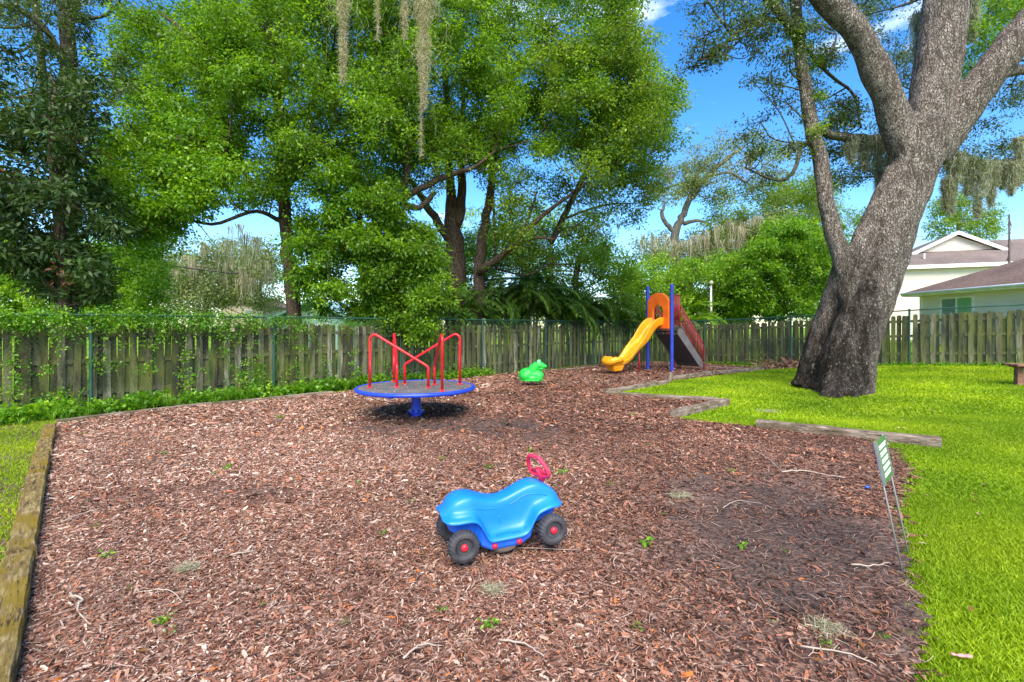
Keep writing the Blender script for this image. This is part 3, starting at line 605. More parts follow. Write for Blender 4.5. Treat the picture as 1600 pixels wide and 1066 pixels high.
# ------------------------------------------------ vines, weeds and understory on the left fence
A=np.array(A0); dA=(A1-A0)/np.linalg.norm(A1-A0); nA=np.array([dA[1],-dA[0]])
def fpt(s_,off,z): c=A0+dA*s_+nA*off; return np.array([c[0],c[1],z])
smax=np.dot(np.array(onA(470))-A0,dA); s0=np.dot(np.array(onA(-60))-A0,dA)
C=[];
for k in range(520):
    s_=rng.uniform(s0,smax+1.2); t=(s_-s0)/(smax-s0)
    if rng.random()>1.25-t*.9: continue
    C.append(fpt(s_,rng.normal(0,.06),1.80+rng.normal(0,.09)-abs(rng.normal(0,.12))))
vstems=[]
for k in range(50):  # trailing strands
    s_=rng.uniform(s0,np.dot(np.array(onA(720))-A0,dA)); z=1.75; ln=rng.uniform(.3,1.5); x=s_; pts=[]
    if s_>smax and rng.random()<.6: continue
    while z>1.75-ln:
        pts.append(fpt(x,.04+rng.normal(0,.02),z)); 
        if rng.random()<.6: C.append(pts[-1]+rng.normal(size=3)*.04)
        x+=rng.normal(0,.05); z-=.09
    if len(pts)>2: vstems.append(pts)
for k in range(30):  # plants climbing from the ground
    s_=rng.uniform(s0,smax+3); top=rng.uniform(.3,1.1); 
    for z in np.arange(.1,top,.09): C.append(fpt(s_+rng.normal(0,.08),.05+rng.normal(0,.03),z))
C=np.array(C); base=np.array([A0[0],A0[1],0])
C=C[rng.random(len(C))<np.where(C[:,2]>1.55,1.0,.62)]; Pp=clusterleaves(C,21,.12,.055,.62,.9,.5,.3); root=empty('creeping_vine',base,label='green creeper matted along the top of the left fence and trailing down the boards',cat='vine')
link('leaves',leafmesh('leaves',Pp[0]-base,*Pp[1:]),'leaf_vine',root)
for pts in vstems: q=MB(); q.tube([p-base for p in pts],.005,4); q.build('stem','bark_brown',root)
def weedstrip(C,hgt,n,mat,name,label,wd=.02,leaf=.1,kind='stuff',lean=.5):
    """arching blade leaves + broad leaves"""
    VV=[];RR=[]
    for c in C:
        m=n; an=rng.uniform(0,2*PI,m); h=hgt*rng.uniform(.4,1.2,m)*rng.uniform(.45,1.35); le=h*rng.uniform(.3,1.0,m)*lean*2
        D=np.stack([np.cos(an),np.sin(an),0*an],1); S=np.stack([-np.sin(an),np.cos(an),0*an],1)*wd*rng.uniform(.6,1.3,m)[:,None]
        P=np.array(c)+D*.02; up=np.zeros((m,3)); up[:,2]=h
        a=P; b=P+D*(le*.35)[:,None]+up*.75; e=P+D*le[:,None]+up*.85
        g_=P+D*(le*.12)[:,None]+up*.4; V=np.stack([a-S*.4,a+S*.4,g_+S,g_-S,g_-S,g_+S,b+S*.9,b-S*.9,b-S*.9,b+S*.9,e+S*.1,e-S*.1],1); VV.append(V.reshape(-1,3)); RR.append(np.repeat(np.clip(rng.random(m)*.6+rng.random()*.4,0,1),3))
    V=np.concatenate(VV); me=npmesh(name,V,np.arange(len(V)).reshape(-1,4),4,np.concatenate(RR)); return tag(link(name,me,mat),label,'weeds',kind=kind)
Cw=[]
sm2=np.dot(np.array(onA(600))-A0,dA)
for k in range(620):
    s_=rng.uniform(s0-.5,sm2); off=rng.random()**1.5*.8*(1-.6*(s_-s0)/(sm2-s0)); c=fpt(s_,off,0)
    if rng.random()<.5+.5*math.sin(s_*4.1+math.sin(s_*9)): continue
    c[2]=float(terr(c[0],c[1])); Cw.append(c)
weedstrip(Cw,.22,20,'leaf_vine','fence_weeds','tall green weeds growing along the foot of the left fence',.006,lean=.8)
Cb=[]
for k in range(170):
    s_=rng.uniform(s0-.5,sm2+4); c=fpt(s_,rng.uniform(.05,.6)*(1-.6*min(1,(s_-s0)/(sm2-s0))),0); c[2]=float(terr(c[0],c[1]))+rng.uniform(.03,.22); Cb.append(c)
Pp=clusterleaves(np.array(Cb),34,.14,.09,.7,.8,.7,.1); tag(link('broadleaf_weeds',leafmesh('broadleaf_weeds',*Pp),'leaf_vine'),'low broad leaved weeds at the foot of the left fence','weeds',kind='stuff')
Cw=[]; dB=(B1-B0)/np.linalg.norm(B1-B0); nB=np.array([dB[1],-dB[0]])
for k in range(380):
    s_=rng.uniform(2.5,15); c=B0+dB*s_+nB*rng.uniform(0,.45); Cw.append(np.array([c[0],c[1],float(terr(*c))-.01]))
weedstrip(Cw,.13,12,'leaf_vine','fence_foot_weeds','short weeds along the foot of the right fence behind the lawn',.008,lean=.9)
# two bigger weeds at far left: strap-leaved clumps
for (px,py,h,lab) in ((20,650,.5,'large strap leaved clump at the left end of the fence'),(110,648,.42,'strap leaved clump just left of the first green fence post'),(370,616,.38,'strap leaved fern clump left of the second green fence post'),(205,636,.3,'small strap leaved clump between the first two fence posts')):
    c=G(px,py); o=weedstrip([(0,0,0)]*3,h,16,'leaf_vine','strap_leaf_plant',lab,.013,kind=None,lean=.8); o.location=c; o['category']='plant'; 

# ------------------------------------------------ merry-go-round
C0=np.array([-1.76,8.87]); z0=float(terr(*C0)); root=empty('merry_go_round',(C0[0],C0[1],z0),label='blue rimmed merry-go-round with four red handrails on the mulch',cat='merry-go-round')
DZ=.51-z0
m=MB(); m.lathe([(.001,DZ-.035),(1.02,DZ-.035),(1.03,DZ-.02),(1.03,DZ),(.001,DZ+.004)],96); m.build('deck','deck',root)
m=MB(); m.lathe([(1.045+.038*math.cos(a),DZ-.028+.036*math.sin(a)) for a in np.linspace(0,2*PI,16,endpoint=False)],120,close=True); m.build('rim','blue_metal',root,smooth=True)
m=MB(); m.lathe([(.001,-.05),(.095,-.05),(.095,.07),(.098,.075),(.155,.085),(.155,.115),(.105,.125),(.10,.14),(.085,.2),(.085,DZ-.05),(.14,DZ-.045),(.14,DZ-.036)],32); m.build('centre_post','blue_metal',root,smooth=False,bevel=.003)
for k in range(8):
    a=k*PI/4+.2; m=MB(); m.box((.13*math.cos(a),.13*math.sin(a),.125),(.028,.028,.02),Matrix.Rotation(a,3,'Z')); m.build('bolt','steel',root)
for k in range(6):
    a=k*PI/3+.3; m=MB(); rt=Matrix.Rotation(a,3,'Z'); m.box(rt@Vector((.58,0,DZ-.06)),(.9,.05,.045),rt); m.build('deck_brace','blue_metal',root)
def handrail(po,pi,parent):
    h1,h2=.97,.38; tr=.024; o=Vector((*po,DZ)); i=Vector((*pi,DZ)); d=(i-o).normalized(); P=[o,o+Vector((0,0,h1-.12))]
    c=o+Vector((0,0,h1-.12))+d*.09
    for a in np.linspace(180,55,8): P.append(c+d*.09*math.cos(R(a))+Vector((0,0,.10*math.sin(R(a)))))
    e=i+Vector((0,0,h2)); l=(e-P[-1]).normalized(); P.append(P[-1]+l*((e-P[-1]).length-.07))
    P+= [e-l*.03+Vector((0,0,.0)),e+Vector((0,0,-.03))+d*.004,e+Vector((0,0,-.07)),i]
    m=MB(); m.tube(P,tr,14); h=m.build('handrail','red',parent,smooth=True)
    for q in (o,i):
        f=MB(); f.lathe([(.001,0),(.05,0),(.05,.009),(.03,.012),(.03,.03),(.024,.03)],18,q+Vector((0,0,.004))); f.build('foot_flange','red',h)
        for s_ in (-1,1):
            b=MB(); b.lathe([(.001,0),(.009,0),(.009,.01),(.001,.012)],8,q+Vector((s_*.037,0,.013))); b.build('bolt','steel',h)
Ao=(-.78,-.24);Ai=(.27,-.27);Bo=(-.58,.70);Bi=(-.31,-.18)
for a,b in ((Ao,Ai),(Bo,Bi),((-Ao[0],-Ao[1]),(-Ai[0],-Ai[1])),((-Bo[0],-Bo[1]),(-Bi[0],-Bi[1]))): handrail(a,b,root)
Pl=[];
n=160; an=rng.uniform(0,2*PI,n); rr=np.sqrt(rng.random(n))*.98; P=np.stack([rr*np.cos(an),rr*np.sin(an),np.full(n,DZ+.008)],1); D=rng.normal(size=(n,3))*np.array([1,1,.1]); N=np.tile([0,0,1.],(n,1))+rng.normal(size=(n,3))*.2
me=leafmesh('leaf_litter',P+np.array([C0[0],C0[1],z0]),D,N,rng.uniform(.02,.045,n),rng.uniform(.01,.02,n),rng.uniform(.5,1,n)); tag(link('leaf_litter',me,'chips'),'dry bits of leaf scattered on the merry-go-round deck','leaf litter',kind='stuff')

# ------------------------------------------------ blue ride-on car on a spring
cz=float(terr(-.08,3.37)); car=empty('spring_ride_car',(-.075,3.44,0.0),rz=R(20),rx=0,ry=R(-2.0),label='blue plastic ride-on car on a coil spring with black wheels and pink steering wheel',cat='spring rider')
car.scale=(.95,.95,.95)
def interp(x,tab): return float(np.interp(x,[t[0] for t in tab],[t[1] for t in tab]))
def sm(tab,n=6): A=cat(tab,n); return [(float(a),float(b)) for a,b in A]
top=sm([(-.46,.385),(-.43,.41),(-.39,.458),(-.33,.487),(-.25,.492),(-.17,.465),(-.10,.44),(-.03,.432),(.04,.447),(.12,.478),(.20,.505),(.27,.508),(.34,.482),(.40,.44),(.445,.395),(.46,.36)])
bot=sm([(-.46,.355),(-.42,.34),(-.36,.335),(-.28,.335),(-.22,.315),(-.175,.24),(-.145,.178),(-.11,.166),(0,.165),(.11,.168),(.155,.188),(.19,.24),(.23,.30),(.29,.325),(.36,.335),(.42,.325),(.46,.33)])
wt=sm([(-.46,.05),(-.42,.09),(-.36,.12),(-.25,.12),(-.12,.10),(0,.088),(.1,.088),(.2,.095),(.3,.10),(.4,.085),(.46,.05)])
wb=sm([(-.46,.13),(-.44,.17),(-.40,.192),(-.3,.198),(-.2,.19),(-.1,.188),(0,.188),(.1,.188),(.2,.19),(.3,.192),(.38,.18),(.43,.15),(.46,.11)])
N_=70; xs_=[-.46+.92*(.5-.5*math.cos(PI*i/(N_-1))) for i in range(N_)]; V=[];Fs=[]
for i,x in enumerate(xs_):
    T=interp(x,top);B=interp(x,bot);a=interp(x,wt);b=interp(x,wb); h=T-B; ms=.72*a+.28*b*.7
    lo=B+.035
    half=[(0,T),(a*.35,T-.002),(a*.72,T-.006),(a*.94,T-.018),(a*1.0,T-.045 if h>.11 else T-h*.4),(a*1.04,B+h*.5),(a*1.08,max(B+.06,B+h*.3) if h>.1 else B+h*.45),(a*1.2+.01,B+min(.045,h*.4)),(b*.80,B+min(.034,h*.34)),(b*.94,B+min(.026,h*.28)),(b,B+min(.014,h*.2)),(b+.002,B+.004),(b-.006,B-.003),(b-.016,B+.002),(b-.02,B+.014),(a*.9,B+.015)]
    ring=half+[(-u,v) for u,v in reversed(half[1:])]
    for u,v in ring: V.append((x,u,v))
k=len(ring)
for i in range(N_-1):
    for j in range(k): Fs.append((i*k+j,i*k+(j+1)%k,(i+1)*k+(j+1)%k,(i+1)*k+j))
Fs.append(tuple(range(k-1,-1,-1))); Fs.append(tuple((N_-1)*k+j for j in range(k)))
m=MB(); m.add(V,Fs); body=m.build('body','toyblue',car,smooth=True,weld=True,subsurf=1)
# moulded ridges (raised lines) on both flanks
for sy in (-1,1):
    for pts in ([(-.36,.385),(-.30,.40),(-.24,.402),(-.18,.39),(-.12,.375),(-.06,.368)],[(.04,.375),(.09,.395),(.15,.425),(.21,.435),(.28,.425),(.34,.405)],[(-.04,.31),(-.035,.262),(-.02,.25),(.0,.246)],[(.02,.246),(.07,.25),(.12,.25),(.135,.26)]):
        P=[]
        for x,z in cat(pts,5):
            T=interp(x,top);B=interp(x,bot);a=interp(x,wt);b=interp(x,wb);h=T-B
            prof=[(a*1.0,T-.05),(a*1.04,B+h*.5),(a*1.08,B+h*.3),(a*1.2+.01,B+.045)]; y=np.interp(-z,[-p[1] for p in prof],[p[0] for p in prof]); P.append((x,sy*(y-.0005),z))
        m=MB(); m.tube(P,.0045,6); m.build('moulded_ridge','toyblue',body,smooth=True)
# raised illegible lettering on the running board
m=MB(); x=-.085
while x<.09:
    wq=random.choice((.012,.016,.018)); m.box((x+wq/2,-.150,.2045),(wq*.25,.026,.004)); m.box((x+wq/2,-.150+random.choice((-.011,0,.011)),.2045),(wq,.006,.004)); x+=wq+.007
m.build('raised_lettering','toyblue',body,bevel=.001)
# under tray
m=MB(); V=[];Fs=[]
lowt=[(-.41,.27,.10),(-.36,.23,.11),(-.24,.22,.11),(-.19,.13,.150),(-.12,.098,.165),(.10,.098,.165),(.18,.13,.155),(.24,.22,.11),(.36,.23,.11),(.41,.28,.09)]
for x,zb,hw in lowt:
    zt=interp(x,bot)+.02; V+=[(x,-hw,zt),(x,-hw*.97,zb+.02),(x,-hw*.9,zb),(x,hw*.9,zb),(x,hw*.97,zb+.02),(x,hw,zt)]
for i in range(len(lowt)-1):
    for j in range(6): Fs.append((i*6+j,(i+1)*6+j,(i+1)*6+(j+1)%6,i*6+(j+1)%6))
Fs.append((0,1,2,3,4,5)); Fs.append(tuple((len(lowt)-1)*6+j for j in range(5,-1,-1))); m.add(V,Fs); tray=m.build('chassis','toyblue2',car,bevel=.006)
for x in (-.10,.085):
    for sy in (-1,1):
        m=MB(); m.lathe([(.001,0),(.02,0),(.021,.006),(.014,.014),(.001,.018)],16,(x,sy*.163,.132),Matrix.Rotation(R(90)*sy*-1,3,'X').to_3x3() if sy>0 else Matrix.Rotation(R(90),3,'X')); m.build('reflector','toyred',tray,smooth=True)
def wheel(x,sy):
    r=.112; wdt=.085; y=sy*.195; rt=Matrix.Rotation(R(-90)*sy,3,'X')  # local z -> outwards
    m=MB(); V=[];Fs=[]; n=96
    prof=[(.055,-.5),(.085,-.5),(.103,-.42),(.110,-.25),(.112,0),(.110,.25),(.103,.42),(.088,.5),(.074,.52),(.066,.48),(.060,.36),(.055,.30)]
    for i,(rr,t) in enumerate(prof):
        for k in range(n):
            a=2*PI*k/n; gr=(.004 if (k//2)%2==0 else 0)*(1 if 2<=i<=6 else 0); q=rt@Vector(((rr-gr)*math.cos(a),(rr-gr)*math.sin(a),t*wdt)); V.append((x+q.x,y+q.y,.188+q.z))
    for i in range(len(prof)-1):
        for k in range(n): Fs.append((i*n+k,i*n+(k+1)%n,(i+1)*n+(k+1)%n,(i+1)*n+k))
    m.add(V,Fs); w_=m.build('wheel','tyre',car,weld=False)
    c=Vector((x,y,.188)); m=MB(); m.lathe([(.001,-.03),(.062,-.03),(.058,.022),(.050,.030),(.030,.026),(.001,.026)],40,c,rt); m.build('wheel_disc','tyre',w_,smooth=False)
    m=MB(); m.lathe([(.024,.024),(.024,.034),(.020,.040),(.010,.044),(.001,.045)],24,c,rt); m.build('hub_cap','toyred',w_,smooth=True)
for x in (-.335,.335):
    for sy in (-1,1): wheel(x,sy)
    m=MB(); m.tube([(x,-.2,.188),(x,.2,.188)],.008,8); m.build('axle','rust',car)
# steering wheel: rounded D ring on a stem, tipped back toward the seat
sw=[];c=Vector((.31,0,.605)); u=Vector((-.35,0,.93)).normalized(); v=Vector((-.27,.95,-.10)).normalized()
for a in np.linspace(0,2*PI,36,endpoint=False):
    ca,sa=math.cos(a),math.sin(a); rr=(abs(ca)**3+abs(sa)**3)**(-1/3); sw.append(c+v*ca*rr*.105*(1-.3*sa)+u*sa*rr*.085)
sw.append(sw[0]); sw.append(sw[1]); m=MB(); m.tube(sw,.0155,10,cap=False); st=m.build('steering_wheel','pink',car,smooth=True)
m=MB(); m.tube([c-u*.12,c-u*.06,c-u*.02],[.028,.022,.02],10); m.tube([c+v*.09-u*.05,c-u*.025,c-v*.09-u*.05],.011,8); m.build('steering_hub','pink',st,smooth=True)
m=MB(); P=[]
for i in range(90):
    a=i/90*2*PI*2.6; P.append((-.01+.078*math.cos(a),-.075+.078*math.sin(a),-.0+.115*i/90))
m.tube(P,.009,8); m.build('spring','rust',car,smooth=True)
m=MB(); m.lathe([(.001,.085),(.10,.085),(.10,.100),(.001,.102)],20,(-.01,-.075,0)); m.build('spring_plate','rust',car)

# ------------------------------------------------ frog rider
fx,fy=.53,13.15; fr=empty('spring_ride_frog',(fx,fy,float(terr(fx,fy))),rz=R(-8),label='bright green frog spring rider near the fence left of the slide',cat='spring rider')
m=MB(); ry=lambda a:Matrix.Rotation(R(a),3,'Y')
m.ell((-.10,0,.31),(.25,.17,.185)); m.ell((.10,0,.29),(.24,.16,.16)); m.ell((-.02,0,.22),(.32,.19,.09)); m.ell((.19,-.10,.25),(.12,.07,.15),rot=ry(15)); m.ell((.19,.10,.25),(.12,.07,.15),rot=ry(15))
m.ell((-.15,-.13,.28),(.15,.08,.13)); m.ell((-.15,.13,.28),(.15,.08,.13))
m.tube([(-.02,0,.36),(.08,0,.48),(.17,0,.56)],[.15,.14,.13],16); m.ell((.22,0,.57),(.15,.14,.10),rot=ry(12)); m.ell((.32,0,.545),(.11,.12,.06),rot=ry(12)); m.ell((.26,0,.475),(.13,.11,.05),rot=ry(-8)); m.box((-.02,0,.23),(.56,.26,.14))
m.ell((.20,-.075,.66),(.055,.04,.06)); m.ell((.20,.075,.66),(.055,.04,.06))
remeshed(m,'body',.014,'green_toy',fr,3)
for sy in (-1,1):
    m=MB(); m.lathe([(.001,.0),(.036,.0),(.042,.008),(.034,.014),(.026,.010),(.001,.010)],20,(.205,sy*.112,.668),Matrix.Rotation(R(-90)*sy,3,'X')); e=m.build('eye','eye_lite',fr,smooth=True)
    m=MB(); m.ell((.205,sy*.122,.668),(.020,.006,.020),12); m.build('pupil','green_toy',e,smooth=True)
m=MB(); m.lathe([(.001,.14),(.27,.14),(.30,.15),(.30,.175),(.27,.185),(.001,.185)],40); 
m.v=[(a*1.1-.01,b*.68,c) for a,b,c in m.v]; m.build('base_flange','green_toy',fr,smooth=False,bevel=.004)
m=MB(); m.tube([(.12,-.2,.42),(.12,.2,.42)],.014,8); m.build('hand_grip','green_toy',fr,smooth=True)
m=MB(); P=[(.05*math.cos(i/60*2*PI*3),.05*math.sin(i/60*2*PI*3),-.02+.16*i/60) for i in range(61)]; m.tube(P,.011,7); m.build('spring','rust',fr,smooth=True)

# ------------------------------------------------ slide
U=Vector((.87,.493,0)).normalized(); Vv=Vector((-U.y,U.x,0)); Rp=Vector((5.64,17.05,0)); tz=float(terr(5.6,17.3))
sr=empty('playground_slide',Rp+Vector((0,0,tz)),rz=math.atan2(U.y,U.x),label='playground slide with yellow chute, orange arch, blue posts and red stair rails',cat='slide')
WD=1.15; DK=1.62   # local: x = towards stairs, y = across (away from viewer), origin = near post
for y in (0,WD):
    m=MB(); m.lathe([(.001,-.1),(.062,-.1),(.062,3.02),(.066,3.02),(.066,3.06),(.05,3.09),(.001,3.10)],20,(0,y,0)); m.build('post','blue_post',sr)
m=MB(); m.box((.30,WD/2,DK-.03),(.62,WD-.02,.06)); m.build('platform','step',sr,bevel=.005)
# orange arch panel with opening
def arch(hw,z0_,z1_,n=14,flat=.6):
    P=[(-hw,z0_),(hw,z0_)]
    for a in np.linspace(0,PI,n): P.append((hw*math.cos(a)*1.0,z1_-hw*flat+hw*flat*math.sin(a)))
    return P
out=arch(WD/2-.07,DK-.10,2.82,20,.75); inn=arch(.235,DK+.0,2.38,20,1.0)
n1=len(out); n2=len(inn); bm=bmesh.new()
def loop(P,x): return [bm.verts.new((x,WD/2+a,b)) for a,b in P]
f0,i0,f1,i1=loop(out,-.09),loop(inn,-.09),loop(out,.0),loop(inn,.0)
for A_,B_ in ((f0,i0),(f1,i1)):
    e=[bm.edges.new((A_[k],A_[(k+1)%n1])) for k in range(n1)]+[bm.edges.new((B_[k],B_[(k+1)%n2])) for k in range(n2)]; bmesh.ops.triangle_fill(bm,edges=e,use_beauty=True)
for A_,B_,n in ((f0,f1,n1),(i0,i1,n2)):
    for k in range(n): bm.faces.new((A_[k],A_[(k+1)%n],B_[(k+1)%n],B_[k]))
bmesh.ops.recalc_face_normals(bm,faces=bm.faces); me=bpy.data.meshes.new('arch_panel'); bm.to_mesh(me); bm.free(); o=link('arch_panel',me,'orange',sr); b=o.modifiers.new('b','BEVEL'); b.width=.02; b.segments=3; b.limit_method='ANGLE'; b.angle_limit=R(50)
# chute: sweep of U section; local x negative
path=cat([(.0,DK+.04),(-.25,DK+.02),(-.50,DK-.18),(-.80,DK-.52),(-1.05,DK-.70),(-1.30,DK-.88),(-1.60,DK-1.16),(-1.85,DK-1.28),(-2.10,DK-1.30),(-2.34,DK-1.28)],6)
V=[];Fs=[];sec=[(-.33,.17),(-.35,.235),(-.31,.25),(-.28,.21),(-.25,.08),(-.2,.02),(0,0),(.2,.02),(.25,.08),(.28,.21),(.31,.25),(.35,.235),(.33,.17),(.29,.0),(.24,-.05),(0,-.06),(-.24,-.05),(-.29,.0)]
for i,(x,z) in enumerate(path):
    t=i/(len(path)-1); j=min(i+1,len(path)-1); l=max(i-1,0); d=Vector((path[j][0]-path[l][0],0,path[j][1]-path[l][1])).normalized(); n_=Vector((-d.z,0,d.x)); n_=-n_ if n_.z<0 else n_
    sc=1-.04*math.sin(t*PI*3); rh=(.85+.35*math.sin(t*PI*2+.4)) if t<.85 else 1.0
    for (u_,v_) in sec:
        q=Vector((x,WD/2+u_*sc*.88,z))+n_*(v_*(rh if v_>.1 else 1)); V.append(q)
k=len(sec)
for i in range(len(path)-1):
    for j in range(k): Fs.append((i*k+j,i*k+(j+1)%k,(i+1)*k+(j+1)%k,(i+1)*k+j))
Fs.append(tuple(range(k))); Fs.append(tuple((len(path)-1)*k+j for j in range(k-1,-1,-1)))
m=MB(); m.add(V,Fs); ch=m.build('chute','yellow',sr,smooth=True,weld=True,subsurf=1)
m=MB(); m.tube([(-2.02,WD/2-.275,DK-1.17),(-2.30,WD/2-.27,DK-1.14),(-2.42,WD/2-.16,DK-1.20),(-2.46,WD/2,DK-1.22),(-2.42,WD/2+.16,DK-1.20),(-2.30,WD/2+.27,DK-1.14),(-2.02,WD/2+.275,DK-1.17)],[.06,.11,.13,.13,.13,.11,.06],16); m.build('exit_lip','yellow',ch,smooth=True)
m=MB(); m.box((-2.10,WD/2,.18),(.34,.30,.20),taper=1.4,); m.build('exit_foot','yellow',ch,bevel=.03)
for x,h in ((-2.08,.2),(-1.0,.85)):
    m=MB(); m.tube([(x,WD/2,-.1),(x,WD/2,h)],.033,10); m.build('chute_support','darkred',sr,smooth=True)
# stairs
x0s=.40; x1s=1.62; ZT=DK; ZB=.14
for y in (.06,WD-.06):
    m=MB(); P=[(x0s-.04,ZT-.02),(x0s+.12,ZT-.02),(x1s+.06,ZB+.14),(x1s+.06,ZB-.04),(x1s-.10,ZB-.04),(x0s-.04,ZT-.30)]
    m.add([(a,y-.02,b) for a,b in P]+[(a,y+.02,b) for a,b in P],[(0,1,2,3,4,5),(11,10,9,8,7,6)]+[(q,(q+1)%6,(q+1)%6+6,q+6)[::-1] for q in range(6)]); m.build('stringer','stringer',sr)
for k in range(7):
    t=(k+.5)/7; m=MB(); m.box((x0s+.1+(x1s-x0s-.08)*t,WD/2,ZT-.10-(ZT-ZB-.05)*t),(.24,WD-.18,.045)); m.build('stair_tread','step',sr,bevel=.004)
m=MB(); m.add([(x0s,.09,ZT-.32),(x1s-.1,.09,ZB-.02),(x1s-.1,WD-.09,ZB-.02),(x0s,WD-.09,ZT-.32),(x0s,.09,ZT-.30),(x1s-.1,.09,ZB+.0),(x1s-.1,WD-.09,ZB+.0),(x0s,WD-.09,ZT-.30)],[(0,1,2,3),(7,6,5,4),(0,4,5,1),(1,5,6,2),(2,6,7,3),(3,7,4,0)]); m.build('stair_back','step',sr)
for y in (.02,WD-.02):
    m=MB(); h=.92
    for xx in np.arange(.10,x0s+.02,.06): m.tube([(xx,y,ZT+.05),(xx,y,ZT+1.08)],.016,6)
    m.tube([(.05,y,ZT+.05),(x0s,y,ZT+.05)],.016,8); m.tube([(.05,y,ZT+1.1),(x0s,y,ZT+1.1)],.02,8); m.tube([(x0s,y,ZT-.05),(x0s,y,ZT+1.1)],.02,8)
    m.build('platform_barrier','darkred',sr,smooth=True)
    m=MB(); nb=17
    pt=lambda t,o:(x0s+.02+(x1s-x0s+.06)*t,y,ZT+.12-(ZT-ZB-.06)*t+o)
    for q in range(1,nb): t=q/nb; m.tube([pt(t,0),pt(t,.62-.02*t)],.015,6)
    m.tube([pt(0,0),pt(1,0)],.018,8); m.tube([pt(0,.66),pt(.9,.62),pt(1,.5),pt(1,0),(x1s+.08,y,-.05)],.022,8); m.build('stair_railing','darkred',sr,smooth=True)
m=MB(); m.tube([(x1s-.3,WD-.1,-.05),(x1s-.3,WD-.1,.4)],.02,8); m.build('stair_leg','darkred',sr)

# ------------------------------------------------ yard sign
sg=empty('yard_sign',G(1410,895),label='small green yard sign with rows of white writing on two thin steel stakes',cat='sign')
b0=Vector((0,0,0)); b1=Vector((2.77-2.54,3.38-3.15,0)); tp=Vector((-.185,0.0,.85)); ln_=tp.normalized()
for b in (b0,b1):
    m=MB(); m.tube([b-ln_*.1,b+tp*.5,b+tp],.0055,8); m.build('stake','steel',sg,smooth=True)
e1=b1.normalized(); e2=tp.normalized(); e3=e1.cross(e2).normalized()   # normal
if e3.x<0: e3=-e3
Rm=Matrix((e1,e2,e3)).transposed(); cS=b1*.5+tp*.835+e3*.009
m=MB(); m.box(cS,(.335,.285,.005),Rm); pan=m.build('panel','signgreen',sg,bevel=.002)
for s_ in (-.5,.5):
    m=MB(); m.box(cS+e1*(.335*s_),(.008,.29,.012),Rm); m.build('edge_channel','steel',pan)
m=MB()
for rw in range(5):
    for sub in (0,1):
        x=-.12+random.uniform(0,.01)
        while x<.115:
            wq=random.choice((.010,.014,.02,.026)); yy=.10-rw*.046-sub*.017
            m.box(cS+e1*(x+wq/2)+e2*yy+e3*.0035,(wq,.012,.0015),Rm); x+=wq+.005
m.build('lettering','white',pan)

# ------------------------------------------------ bench at the right edge
bp=G(1600,611); be=empty('picnic_bench',(11.95,11.35,float(terr(11.95,11.35))),rz=R(-12),label='brown wooden bench at the right edge of the lawn',cat='bench')
m=MB()
for k in range(3): m.box((.62,-.17+.17*k,.47+.0),(1.7,.155,.045))
m.build('seat','bench_wood',be,bevel=.006)
for x in (-.04,1.3):
    m=MB(); m.box((x,0,.21),(.12,.12,.46)); m.build('leg','bench_wood',be,bevel=.006)
    m=MB(); m.box((x,0,.425),(.10,.46,.045)); m.build('cross_support','bench_wood',be,bevel=.004)

# ------------------------------------------------ big oak
ob=G(1318,612); OD=ob[1]; oak=empty('live_oak',ob,label='huge grey barked live oak with twin trunks standing on the lawn',cat='tree')
def seg(mb,pp,n=14,sub=6):
    A=cat([[*W(a,b,d),wd/F*d/2*(.87 if b<560 else .93)] for a,b,d,wd in pp],sub); A[:,:3]-=ob; mb.tube(A[:,:3],A[:,3],n); return A+np.array([*ob,0])
D0=OD
m=MB(); nodes=[]
main=[(1319,622,D0,96),(1320,600,D0,84),(1326,560,D0,80),(1342,510,D0,76),(1362,460,D0,74),(1383,400,D0,71),(1400,345,D0,69),(1419,290,D0,72),(1436,235,D0,82),(1443,195,D0,80)]
nodes.append(seg(m,main,20))
nodes.append(seg(m,[(1266,607,D0+.85,58),(1270,590,D0+.85,52),(1281,545,D0+.8,52),(1297,500,D0+.7,50),(1312,455,D0+.5,48),(1322,420,D0+.3,46),(1322,400,D0+.25,38)],16))
nodes.append(seg(m,[(1324,425,D0+.2,40),(1313,398,D0+.2,31),(1301,360,D0+.25,28),(1290,310,D0+.3,27),(1281,250,D0+.35,25),(1270,205,D0+.35,24),(1257,130,D0+.3,21),(1248,60,D0+.2,19),(1243,0,D0,18),(1240,-80,D0,16)],14))
nodes.append(seg(m,[(1330,500,D0+.2,22),(1326,455,D0+.15,36),(1342,392,D0+.1,36),(1362,345,D0+.1,34),(1385,300,D0+.05,36),(1405,265,D0,40)],14))
nodes.append(seg(m,[(1422,245,D0,58),(1406,205,D0,53),(1386,150,D0-.1,48),(1362,95,D0-.2,46),(1335,45,D0-.3,42),(1298,5,D0-.4,42),(1240,-50,D0-.6,38)],16))
nodes.append(seg(m,[(1440,240,D0,76),(1452,180,D0,70),(1464,110,D0+.1,70),(1472,50,D0+.1,69),(1478,-10,D0+.1,68),(1484,-90,D0+.1,60)],16))
nodes.append(seg(m,[(1450,245,D0,62),(1488,195,D0-.1,59),(1528,140,D0-.3,58),(1568,88,D0-.5,56),(1610,35,D0-.7,54),(1680,-40,D0-1,48)],16))
nodes.append(seg(m,[(1545,128,D0-.3,26),(1575,112,D0-.1,22),(1610,106,D0,20),(1660,80,D0,16)],10))
